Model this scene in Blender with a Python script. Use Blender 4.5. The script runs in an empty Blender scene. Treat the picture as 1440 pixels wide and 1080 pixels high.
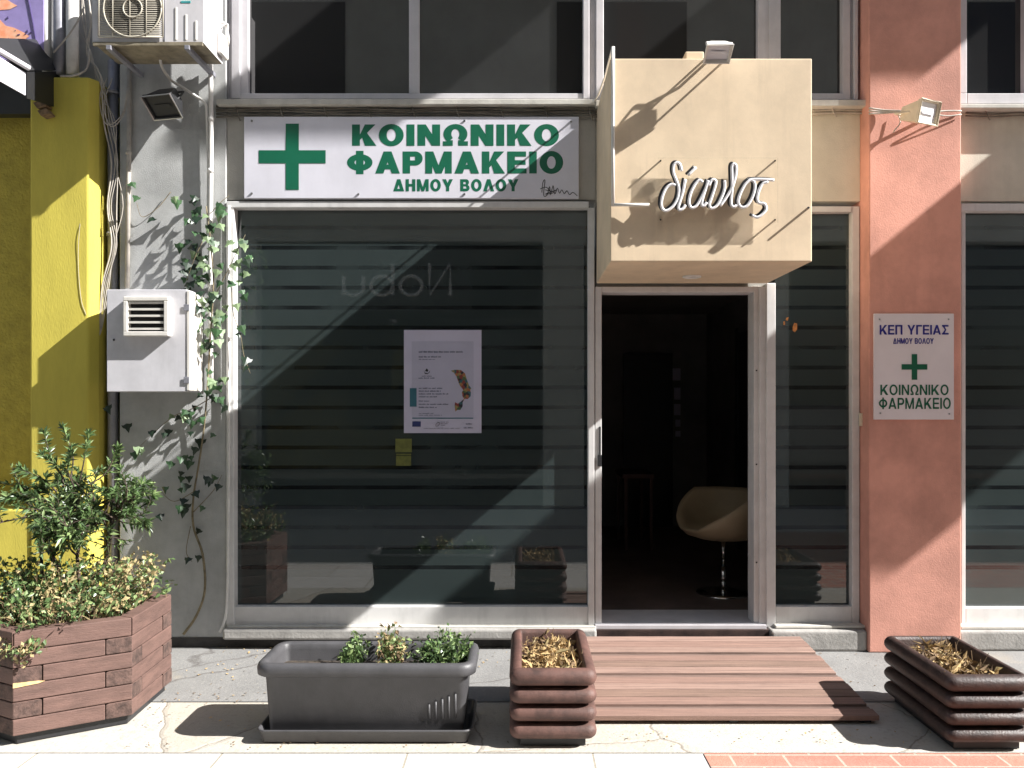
import bpy, bmesh, math, random
from mathutils import Vector, Matrix, noise
R = math.radians
sc = bpy.context.scene
COL = sc.collection
rnd = random.Random(7)

# ------------------------------------------------------------------ camera
F, CX, CY, D, HC = 1175.0, 735.0, 565.0, 5.34, 1.55      # focal (photo px), horizon point, distance to the glass, eye height
cam = bpy.data.cameras.new('camera')
cam.sensor_width = 36.0
cam.lens = 36.0 * F / 1440
cam.shift_x = -(CX - 720) / 1440
cam.shift_y = (CY - 540) / 1440
cam.clip_start, cam.clip_end = 0.05, 900
camo = bpy.data.objects.new('camera', cam)
camo.location = (0, -D, HC)
camo.rotation_euler = (R(90), 0, 0)
COL.objects.link(camo)
sc.camera = camo

# ------------------------------------------------------------------ light
LY_ = 0.34
SUN = Vector((-1.22, LY_, -1.0)).normalized()            # the way sunlight travels
elev = math.asin(-SUN.z)
azim = math.atan2(-SUN.x, -SUN.y)
w = bpy.data.worlds.new('World')
sc.world = w
w.use_nodes = True
wn = w.node_tree
sky = wn.nodes.new('ShaderNodeTexSky')
sky.sky_type = 'NISHITA'
sky.sun_disc = False
sky.sun_elevation = elev
sky.sun_rotation = azim
wn.links.new(sky.outputs[0], wn.nodes['Background'].inputs[0])
wn.nodes['Background'].inputs[1].default_value = 0.065
sl = bpy.data.lights.new('sun', 'SUN')
sl.energy = 5.0
sl.angle = R(0.5)
sl.color = (1.0, 0.98, 0.945)
so = bpy.data.objects.new('sun', sl)
so.rotation_euler = SUN.to_track_quat('-Z', 'Y').to_euler()
so.location = (8, -3, 12)
COL.objects.link(so)
sc.view_settings.view_transform = 'Standard'
sc.view_settings.look = 'None'
sc.view_settings.gamma = 1
sc.view_settings.exposure = 1.38


# ------------------------------------------------------------------ helpers
def Wp(px, py, y):
    """photo pixel at the plane of depth y -> world point"""
    z = D + y
    return Vector(((px - CX) * z / F, y, HC + (CY - py) * z / F))


def wx(px, y): return (px - CX) * (D + y) / F
def wz(py, y): return HC + (CY - py) * (D + y) / F


def srgb(r, g, b):
    f = lambda c: (c / 255 / 12.92) if c <= 10 else ((c / 255 + .055) / 1.055) ** 2.4
    return (f(r), f(g), f(b))


def mat(name, col, rough=0.7, var=0.12, scale=6.0, bump=0.0, bscale=60.0, metal=0.0, spec=0.5, col2=None, stretch=None,
        coat=0.0, trans=0.0, stain=0.0):
    """principled with world-position noise: tone variation, optional second colour, bump, downward streaks of dirt"""
    m = bpy.data.materials.new(name)
    m.use_nodes = True
    nt = m.node_tree
    b = nt.nodes['Principled BSDF']
    L = nt.links.new
    geo = nt.nodes.new('ShaderNodeNewGeometry')
    src = geo.outputs['Position']
    if stretch:
        mp = nt.nodes.new('ShaderNodeMapping')
        mp.inputs['Scale'].default_value = stretch
        L(src, mp.inputs['Vector'])
        src = mp.outputs[0]
    n = nt.nodes.new('ShaderNodeTexNoise')
    n.inputs['Scale'].default_value = scale
    n.inputs['Detail'].default_value = 7
    n.inputs['Roughness'].default_value = 0.65
    L(src, n.inputs['Vector'])
    mix = nt.nodes.new('ShaderNodeMix')
    mix.data_type = 'RGBA'
    c2 = col2 if col2 else tuple(c * (1 - var * 2.2) for c in col)
    mix.inputs['A'].default_value = (*c2, 1)
    mix.inputs['B'].default_value = (*(tuple(min(1, c * (1 + var * .4)) for c in col)), 1)
    rp = nt.nodes.new('ShaderNodeMapRange')
    rp.inputs['From Min'].default_value = 0.32
    rp.inputs['From Max'].default_value = 0.62
    L(n.outputs['Fac'], rp.inputs['Value'])
    L(rp.outputs[0], mix.inputs['Factor'])
    out = mix.outputs['Result']
    if stain > 0:
        mp2 = nt.nodes.new('ShaderNodeMapping')
        mp2.inputs['Scale'].default_value = (9, 9, 0.9)
        L(geo.outputs['Position'], mp2.inputs['Vector'])
        n2 = nt.nodes.new('ShaderNodeTexNoise')
        n2.inputs['Scale'].default_value = 1.0
        n2.inputs['Detail'].default_value = 9
        n2.inputs['Roughness'].default_value = 0.7
        L(mp2.outputs[0], n2.inputs['Vector'])
        r2 = nt.nodes.new('ShaderNodeMapRange')
        r2.inputs['From Min'].default_value = 0.52
        r2.inputs['From Max'].default_value = 0.75
        r2.inputs['To Max'].default_value = stain
        L(n2.outputs['Fac'], r2.inputs['Value'])
        m2 = nt.nodes.new('ShaderNodeMix')
        m2.data_type = 'RGBA'
        L(r2.outputs[0], m2.inputs['Factor'])
        L(out, m2.inputs['A'])
        m2.inputs['B'].default_value = (*(c * 0.45 for c in col), 1)
        out = m2.outputs['Result']
    L(out, b.inputs['Base Color'])
    b.inputs['Roughness'].default_value = rough
    b.inputs['Metallic'].default_value = metal
    b.inputs['Specular IOR Level'].default_value = spec
    b.inputs['Coat Weight'].default_value = coat
    if bump:
        nb = nt.nodes.new('ShaderNodeTexNoise')
        nb.inputs['Scale'].default_value = bscale
        nb.inputs['Detail'].default_value = 5
        L(src, nb.inputs['Vector'])
        bp = nt.nodes.new('ShaderNodeBump')
        bp.inputs['Strength'].default_value = bump
        bp.inputs['Distance'].default_value = 0.01
        L(nb.outputs['Fac'], bp.inputs['Height'])
        L(bp.outputs[0], b.inputs['Normal'])
    if trans:
        tr = nt.nodes.new('ShaderNodeBsdfTranslucent')
        L(out, tr.inputs[0])
        ms = nt.nodes.new('ShaderNodeMixShader')
        ms.inputs[0].default_value = trans
        L(b.outputs[0], ms.inputs[1])
        L(tr.outputs[0], ms.inputs[2])
        L(ms.outputs[0], nt.nodes['Material Output'].inputs[0])
    return m


class MB:
    """collects faces and links them as ONE mesh object"""
    def __init__(s):
        s.v, s.f, s.m = [], [], []

    def face(s, pts, mi=0):
        i = len(s.v)
        s.v += [Vector(p) for p in pts]
        s.f.append(tuple(range(i, i + len(pts))))
        s.m.append(mi)

    def grid(s, rows, mi=0, closed=False):
        i = len(s.v)
        n = len(rows[0])
        for r in rows:
            s.v += [Vector(p) for p in r]
        for a in range(len(rows) - 1):
            for b in range(n if closed else n - 1):
                c = (b + 1) % n
                s.f.append((i + a * n + b, i + a * n + c, i + (a + 1) * n + c, i + (a + 1) * n + b))
                s.m.append(mi)

    def box(s, x0, x1, y0, y1, z0, z1, mi=0):
        s.prism([(x0, y0), (x1, y0), (x1, y1), (x0, y1)], z0, z1, mi)

    def pbox(s, px0, px1, py0, py1, yf, yb, mi=0):
        """box whose front face covers these photo pixels at depth yf"""
        s.box(wx(px0, yf), wx(px1, yf), yf, yb, wz(py1, yf), wz(py0, yf), mi)

    def prism(s, poly, z0, z1, mi=0, side=None):
        """poly in plan (x,y), anticlockwise"""
        i, n = len(s.v), len(poly)
        for z in (z0, z1):
            s.v += [Vector((p[0], p[1], z)) for p in poly]
        s.f.append(tuple(range(i + n - 1, i - 1, -1))); s.m.append(mi)
        s.f.append(tuple(range(i + n, i + 2 * n))); s.m.append(mi)
        for k in range(n):
            j = (k + 1) % n
            s.f.append((i + k, i + j, i + n + j, i + n + k))
            s.m.append(side[k] if side else mi)

    def fprism(s, poly, yf, yb, mi=0):
        """poly in elevation (x,z), extruded from yf back to yb"""
        i, n = len(s.v), len(poly)
        for y in (yf, yb):
            s.v += [Vector((p[0], y, p[1])) for p in poly]
        s.f.append(tuple(range(i, i + n))); s.m.append(mi)
        s.f.append(tuple(range(i + 2 * n - 1, i + n - 1, -1))); s.m.append(mi)
        for k in range(n):
            j = (k + 1) % n
            s.f.append((i + j, i + k, i + n + k, i + n + j)); s.m.append(mi)

    def tube(s, pts, r, seg=7, mi=0, r1=None, cap=True):
        pts = [Vector(p) for p in pts]
        rows = []
        n = len(pts)
        up = Vector((0.31, 0.83, 0.46)).normalized()
        for k, p in enumerate(pts):
            t = (pts[min(k + 1, n - 1)] - pts[max(k - 1, 0)])
            if t.length < 1e-9: t = Vector((0, 0, 1))
            t.normalize()
            a = t.cross(up)
            if a.length < 0.05: a = t.cross(Vector((1, 0, 0)))
            a.normalize()
            b = t.cross(a)
            rr = r if r1 is None else r + (r1 - r) * k / max(1, n - 1)
            rows.append([p + (a * math.cos(2 * math.pi * q / seg) + b * math.sin(2 * math.pi * q / seg)) * rr for q in range(seg)])
        i0 = len(s.v)
        s.grid(rows, mi, closed=True)
        if cap:
            s.f.append(tuple(range(i0 + seg - 1, i0 - 1, -1))); s.m.append(mi)
            e = i0 + (n - 1) * seg
            s.f.append(tuple(range(e, e + seg))); s.m.append(mi)

    def build(s, name, mats, parent=None, smooth=False, bevel=0.0, seg=2, weld=False, base=None):
        me = bpy.data.meshes.new(name)
        if base is None and parent is None and s.v:
            lo = [min(v[i] for v in s.v) for i in range(3)]
            hi = [max(v[i] for v in s.v) for i in range(3)]
            base = Vector(((lo[0] + hi[0]) / 2, (lo[1] + hi[1]) / 2, lo[2]))
        base = Vector(base) if base is not None else Vector()
        me.from_pydata([tuple(v - base) for v in s.v], [], s.f)
        mats = mats if isinstance(mats, (list, tuple)) else [mats]
        for m in mats: me.materials.append(m)
        for p, mi in zip(me.polygons, s.m): p.material_index = mi
        if smooth:
            for p in me.polygons: p.use_smooth = True
        if weld:
            bm = bmesh.new(); bm.from_mesh(me)
            bmesh.ops.remove_doubles(bm, verts=bm.verts, dist=1e-5)
            bm.to_mesh(me); bm.free()
        me.update()
        o = bpy.data.objects.new(name, me)
        COL.objects.link(o)
        o.location = base
        if parent is not None:
            o.parent = parent
            bpy.context.view_layer.update()
            o.matrix_parent_inverse = Matrix.Translation(-world_loc(parent))
        if bevel:
            b = o.modifiers.new('bevel', 'BEVEL')
            b.width = bevel; b.segments = seg; b.limit_method = 'ANGLE'; b.angle_limit = R(35)
        return o


def world_loc(o):
    v = Vector(o.location)
    if o.parent is not None:
        v = o.matrix_parent_inverse @ v
        v = v + world_loc(o.parent)
    return v


def tag(o, label=None, cat=None, group=None, kind=None):
    if label: o['label'] = label
    if cat: o['category'] = cat
    if group: o['group'] = group
    if kind: o['kind'] = kind
    return o


def thing(name, loc, label, cat, group=None):
    o = bpy.data.objects.new(name, None)
    o.empty_display_size = 0.1
    o.location = loc
    COL.objects.link(o)
    return tag(o, label, cat, group)


def spline(pts, n=6):
    """catmull-rom through the points"""
    pts = [Vector(p) for p in pts]
    q = [pts[0] * 2 - pts[1]] + pts + [pts[-1] * 2 - pts[-2]]
    out = []
    for i in range(1, len(q) - 2):
        a, b, c, d = q[i - 1:i + 3]
        for k in range(n):
            t = k / n
            out.append(0.5 * ((2 * b) + (c - a) * t + (2 * a - 5 * b + 4 * c - d) * t * t + (3 * b - a - 3 * c + d) * t ** 3))
    out.append(pts[-1])
    return out


def ell(cx, cy, rx, ry, a0=0, a1=360, n=28):
    return [(cx + rx * math.cos(R(a0 + (a1 - a0) * k / n)), cy + ry * math.sin(R(a0 + (a1 - a0) * k / n))) for k in range(n + 1)]


def glyph(ch, t, h):
    """(width, polygons) of a bold capital one unit tall: t = upright stroke, h = level stroke"""
    q = lambda a, b, c, d: [(a, b), (c, b), (c, d), (a, d)]
    ring = lambda cx, cy, rx, ry, a0=0, a1=360: ('ring', ell(cx, cy, rx, ry, a0, a1), ell(cx, cy, rx - t, ry - h, a0, a1))
    d = t * 1.12
    G = {
        'Ι': (t, [q(0, 0, t, 1)]),
        'Κ': (1.0, [q(0, 0, t, 1), [(t, .32), (1 - d * 1.25, 1), (1, 1), (t, .32 - .25 * 0 - .02)][:0] or [(t - .01, .26), (t - .01, .50), (1 - d * 1.25, 1), (.98, 1)], [(t + .06, .50), (t + .26, .66), (1.02, 0), (1.02 - d * 1.3, 0)]]),
        'Ο': (1.04, [ring(.52, .5, .52, .52)]),
        'Ν': (.95, [q(0, 0, t, 1), q(.95 - t, 0, .95, 1), [(.02, 1), (t + .02, 1), (.93, 0), (.93 - t, 0)]]),
        'Ω': (1.04, [ring(.52, .55, .50, .47, -52, 232), q(0, 0, .41, h * .9), q(.63, 0, 1.04, h * .9), q(.24, h * .4, .41, .26), q(.63, h * .4, .80, .26)]),
        'Φ': (1.12, [ring(.56, .5, .56, .38), q(.56 - t / 2, -.03, .56 + t / 2, 1.03)]),
        'Α': (1.08, [[(0, 0), (t * 1.08, 0), (.54 + t * .52, 1), (.54 - t * .52, 1)], [(1.08 - t * 1.08, 0), (1.08, 0), (.54 + t * .52, 1), (.54 - t * .52, 1)], q(.26, .19, .82, .19 + h * .9)]),
        'Λ': (1.08, [[(0, 0), (t * 1.08, 0), (.54 + t * .52, 1), (.54 - t * .52, 1)], [(1.08 - t * 1.08, 0), (1.08, 0), (.54 + t * .52, 1), (.54 - t * .52, 1)]]),
        'Δ': (1.08, [[(0, 0), (t * 1.08, 0), (.54 + t * .52, 1), (.54 - t * .52, 1)], [(1.08 - t * 1.08, 0), (1.08, 0), (.54 + t * .52, 1), (.54 - t * .52, 1)], q(.08, 0, 1.0, h * .9)]),
        'Ρ': (.88, [q(0, 0, t, 1), q(t - .01, 1 - h, .56, 1), q(t - .01, .36, .56, .36 + h), ring(.55, .68, .33, .32, -90, 90)]),
        'Μ': (1.16, [q(0, 0, t * .92, 1), q(1.16 - t * .92, 0, 1.16, 1), [(.02, 1), (t * 1.05, 1), (.58 + t * .42, 0), (.58 - t * .42, 0)], [(1.14, 1), (1.16 - t * 1.05, 1), (.58 - t * .42, 0), (.58 + t * .42, 0)]]),
        'Ε': (.84, [q(0, 0, t, 1), q(t - .01, 0, .84, h), q(t - .01, .5 - h * .45, .80, .5 + h * .45), q(t - .01, 1 - h, .82, 1)]),
        'Η': (.95, [q(0, 0, t, 1), q(.95 - t, 0, .95, 1), q(t - .01, .5 - h / 2, .96 - t, .5 + h / 2)]),
        'Υ': (1.04, [q(.52 - t / 2, 0, .52 + t / 2, .44), [(0, 1), (t * 1.15, 1), (.52 + t * .5, .36), (.52 - t * .5, .36)], [(1.04 - t * 1.15, 1), (1.04, 1), (.52 + t * .5, .36), (.52 - t * .5, .36)]]),
        'Β': (.92, [q(0, 0, t, 1), q(t - .01, 1 - h, .58, 1), q(t - .01, .5 - h * .4, .60, .5 + h * .4), q(t - .01, 0, .58, h), ring(.57, .735, .29, .265, -90, 90), ring(.58, .275, .34, .275, -90, 90)]),
        'Π': (.95, [q(0, 0, t, 1), q(.95 - t, 0, .95, 1), q(t - .01, 1 - h, .96 - t, 1)]),
        'Γ': (.78, [q(0, 0, t, 1), q(t - .01, 1 - h, .78, 1)]),
        'Σ': (.90, [q(.02, 1 - h, .88, 1), q(0, 0, .90, h), [(.0, 1), (t * 1.1, 1), (.60, .5), (.60 - t * .9, .5)], [(.0, 0), (t * 1.1, 0), (.60, .5), (.60 - t * .9, .5)]]),
        ' ': (.42, []),
    }
    return G[ch]


def text_obj(name, body, x0, x1, z0, z1, y, m, parent, t=.28, h=.20, gap=.13, depth=0.0015):
    """bold block capitals cut as flat pieces, fitted to the box"""
    W = sum(glyph(c, t, h)[0] for c in body) + gap * (len(body) - 1)
    sx, sz = (x1 - x0) / W, z1 - z0
    mb = MB()
    u = 0
    n = 0
    for c in body:
        w_, polys = glyph(c, t, h)
        for p in polys:
            yy = y - .00012 * (n % 5); n += 1
            T = lambda q: Vector((x0 + (u + q[0]) * sx, yy, z0 + q[1] * sz))
            if p[0] == 'ring':
                for k in range(len(p[1]) - 1):
                    mb.face([T(p[1][k + 1]), T(p[1][k]), T(p[2][k]), T(p[2][k + 1])][::-1])
            else:
                P = [T(q) for q in p]
                ar = sum(P[k].x * P[(k + 1) % len(P)].z - P[(k + 1) % len(P)].x * P[k].z for k in range(len(P)))
                mb.face(P if ar > 0 else P[::-1])
        u += w_ + gap
    return mb.build(name, m, parent)


def rring(cx, cy, hx, hy, r, z, seg=5):
    """rounded rectangle in plan, anticlockwise"""
    pts = []
    for k, (sx, sy) in enumerate(((1, 1), (-1, 1), (-1, -1), (1, -1))):
        for q in range(seg + 1):
            a = R(90 * k + 90 * q / seg)
            pts.append(Vector((cx + sx * (hx - r) + r * math.cos(a), cy + sy * (hy - r) + r * math.sin(a), z)))
    return pts


def loft(mb, cx, cy, hx, hy, r, prof, mi=0, seg=5):
    """prof: (offset, z) pairs"""
    mb.grid([rring(cx, cy, hx + o, hy + o, max(0.004, r + o), z, seg) for o, z in prof], mi, closed=True)


# ------------------------------------------------------------------ materials
M = {}
M['plaster'] = mat('grey_plaster', (.45, .455, .45), .9, .10, 5, .22, 170, stain=.25)
M['fascia'] = mat('fascia_plaster', (.46, .44, .40), .9, .08, 4, .25, 140, stain=.25)
M['cream_fascia'] = mat('cream_fascia_plaster', (.66, .62, .52), .9, .06, 4, .2, 140, stain=.15)
M['pink'] = mat('pink_render', (.67, .325, .250), .85, .14, 2.0, .18, 130, stain=.22)
M['alu'] = mat('aluminium_paint', (.56, .54, .56), .45, .05, 8, stain=.18)
M['alu_white'] = mat('white_frame_paint', (.66, .65, .64), .5, .06, 6, stain=.35)
M['concrete'] = mat('concrete', (.36, .345, .325), .95, .16, 5, .25, 60, stain=.3)
M['sill'] = mat('marble_sill', (.55, .53, .48), .7, .10, 6, .1, 60, stain=.4)
M['cream'] = mat('cream_paint', (.745, .59, .41), .75, .09, 2.2, .035, 120, stain=.26)
M['yellow'] = mat('yellow_paint', (.58, .49, .080), .85, .08, 4, .14, 120, stretch=(1, 1, .3), stain=.18)
M['yellow_rough'] = mat('yellow_rough_render', (.48, .39, .07), .95, .10, 12, .7, 55)
M['shade_dark'] = mat('painted_shade', (.055, .052, .05), .95, .2, 9, .3, 60)
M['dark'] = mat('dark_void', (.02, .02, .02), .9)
M['steel'] = mat('galvanised_pipe', (.30, .30, .34), .5, .15, 8, metal=.3, stain=.3)
M['pipe_white'] = mat('white_plastic_pipe', (.72, .70, .67), .5, .08, 10, stain=.3)
M['cable'] = mat('cable_grey', (.46, .42, .37), .7, .15, 8)
M['cable_dark'] = mat('cable_dim', (.20, .18, .15), .75, .2, 8)
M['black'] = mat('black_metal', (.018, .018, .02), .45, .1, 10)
M['black_plastic'] = mat('black_plastic', (.010, .010, .012), .6)
M['white_metal'] = mat('white_metal', (.74, .71, .66), .45, .05, 8, stain=.2)
M['lamp_cream'] = mat('aged_cream_metal', (.68, .60, .46), .5, .08, 10, stain=.2)
M['lens'] = mat('lamp_glass', (.70, .70, .74), .12, .03, 4)
M['sign_white'] = mat('sign_panel_white', (.70, .69, .76), .35, .04, 3, stain=.09)
M['sign_plate'] = mat('sign_plate_white', (.74, .68, .70), .4, .03, 3, stain=.06)
M['green'] = mat('sign_green', (.004, .125, .066), .4, .05, 4)
M['green_dark'] = mat('sign_dark_green', (.004, .10, .05), .4, .05, 4)
M['blue'] = mat('sign_blue', (.015, .012, .22), .4, .05, 4)
M['chrome'] = mat('chrome', (.7, .7, .7), .12, .03, 4, metal=1)
M['bolt'] = mat('bolt_steel', (.4, .4, .4), .35, metal=.8)
M['grey_plastic'] = mat('grey_planter_plastic', (.070, .068, .072), .5, .10, 9, .10, 220, stain=.35)
M['soil'] = mat('dry_soil', (.06, .045, .033), 1, .3, 30, .8, 70)
M['log_red'] = mat('red_brown_log', (.115, .056, .044), .65, .28, 9, .2, 160, stain=.45)
M['log_dark'] = mat('dark_brown_log', (.055, .034, .029), .5, .3, 14, .25, 110, col2=(.022, .014, .013), stain=.2)
M['plank'] = mat('planter_timber', (.138, .078, .063), .75, .16, 5, .25, 40, stretch=(1, 1, 5), stain=.25)
M['endgrain'] = mat('timber_end_grain', (.105, .062, .05), .85, .3, 24, .4, 90)
M['deck'] = mat('deck_timber', (.262, .160, .126), .78, .16, 5, .25, 50, stretch=(.5, 18, 18), stain=.2)
M['deck_worn'] = mat('deck_timber_pale', (.31, .20, .16), .8, .2, 5, .25, 50, stretch=(.4, 14, 14), stain=.3)
M['deck_dark'] = mat('deck_timber_dark', (.23, .145, .11), .8, .2, 5, .25, 50, stretch=(.6, 20, 20), stain=.3)
M['deck_weathered'] = mat('deck_timber_worn', (.20, .13, .105), .8, .2, 5, .2, 50, stretch=(.5, 9, 9), stain=.2)
M['orange_tape'] = mat('sticker_orange', (.65, .27, .08), .5, .2, 60)
M['straw'] = mat('dead_straw', (.55, .38, .18), .9, .3, 30, trans=.2)
M['straw_dark'] = mat('dead_stems', (.20, .13, .07), .9, .3, 30)
M['leaf'] = mat('shrub_leaf', (.125, .205, .075), .32, .25, 9, trans=.25)
M['leaf_light'] = mat('shrub_leaf_light', (.26, .35, .14), .4, .2, 9, trans=.3)
M['leaf_dark'] = mat('shrub_leaf_dark', (.045, .08, .03), .35, .25, 9, trans=.15)
M['leaf_dry'] = mat('leaf_drying', (.50, .40, .20), .75, .3, 30, trans=.25)
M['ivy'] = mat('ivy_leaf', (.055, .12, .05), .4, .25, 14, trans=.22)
M['ivy_sunlit'] = mat('ivy_leaf_sunlit', (.27, .37, .20), .45, .2, 14, trans=.3)
M['ivy_shaded'] = mat('ivy_leaf_shaded', (.018, .038, .02), .4, .25, 14, trans=.1)
M['bark'] = mat('bark', (.085, .06, .045), .95, .3, 20, .6, 60)
M['vine'] = mat('vine_stem', (.22, .18, .11), .9, .25, 20)
M['paper'] = mat('poster_paper', (.50, .48, .60), .5, .03, 5)
M['paper_grey'] = mat('poster_inner', (.42, .41, .52), .5, .03, 5)
M['teal'] = mat('poster_teal', (.035, .14, .19), .5)
M['ink'] = mat('poster_ink', (.10, .11, .16), .6, .2, 40)
M['navy'] = mat('poster_navy', (.02, .03, .13), .6)
M['multi'] = None
M['room'] = mat('room_wall', (.22, .21, .20), .9, .1, 3)
M['roomfloor'] = mat('room_floor', (.17, .13, .12), .5, .15, 4)
M['leather'] = mat('cream_leather', (.36, .29, .19), .5, .06, 5)


def glass_mat(name, stripe=True, base=(.008, .010, .011), band=(.032, .043, .043)):
    """dark filmed shop glass: broad translucent film bands with thin clear gaps, glossy face"""
    m = bpy.data.materials.new(name)
    m.use_nodes = True
    nt = m.node_tree
    b = nt.nodes['Principled BSDF']
    L = nt.links.new
    b.inputs['Roughness'].default_value = 0.015
    b.inputs['IOR'].default_value = 1.72
    if stripe:
        geo = nt.nodes.new('ShaderNodeNewGeometry')
        sp = nt.nodes.new('ShaderNodeSeparateXYZ')
        L(geo.outputs['Position'], sp.inputs[0])
        nz = nt.nodes.new('ShaderNodeTexNoise'); nz.inputs['Scale'].default_value = 1.3; nz.inputs['Detail'].default_value = 3
        L(geo.outputs['Position'], nz.inputs['Vector'])
        def math_(op, a, bb):
            n = nt.nodes.new('ShaderNodeMath'); n.operation = op
            for i, q in enumerate((a, bb)):
                if isinstance(q, (int, float)): n.inputs[i].default_value = q
                else: L(q, n.inputs[i])
            return n.outputs[0]
        per = 28.1 * D / F
        z0 = wz(320, 0)
        t = math_('FRACT', math_('DIVIDE', math_('ADD', math_('SUBTRACT', z0 + 40 * per, sp.outputs[2]), 0.012), per), 0)
        line = math_('LESS_THAN', t, 0.20)
        line = math_('MULTIPLY', line, math_('GREATER_THAN', sp.outputs[2], wz(815, 0)))
        line = math_('MULTIPLY', line, math_('LESS_THAN', sp.outputs[2], wz(305, 0)))
        n3 = nt.nodes.new('ShaderNodeTexNoise'); n3.inputs['Scale'].default_value = 2.3; n3.inputs['Detail'].default_value = 2
        L(geo.outputs['Position'], n3.inputs['Vector'])
        r3 = nt.nodes.new('ShaderNodeMapRange'); r3.inputs['From Min'].default_value = .38; r3.inputs['From Max'].default_value = .55; r3.inputs['To Min'].default_value = .35
        L(n3.outputs['Fac'], r3.inputs['Value'])
        line = math_('MULTIPLY', line, r3.outputs[0])
        mx = nt.nodes.new('ShaderNodeMix'); mx.data_type = 'RGBA'
        L(line, mx.inputs['Factor'])
        m0 = nt.nodes.new('ShaderNodeMix'); m0.data_type = 'RGBA'
        L(nz.outputs['Fac'], m0.inputs['Factor'])
        m0.inputs['A'].default_value = (*(c * .75 for c in band), 1)
        m0.inputs['B'].default_value = (*(c * 1.2 for c in band), 1)
        L(m0.outputs['Result'], mx.inputs['A'])
        mx.inputs['B'].default_value = (*base, 1)
        L(mx.outputs['Result'], b.inputs['Base Color'])
    else:
        b.inputs['Base Color'].default_value = (*base, 1)
    return m


M['glass'] = glass_mat('filmed_shop_glass')
M['glass_up'] = glass_mat('dark_window_glass', False, (.018, .018, .018))


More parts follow.
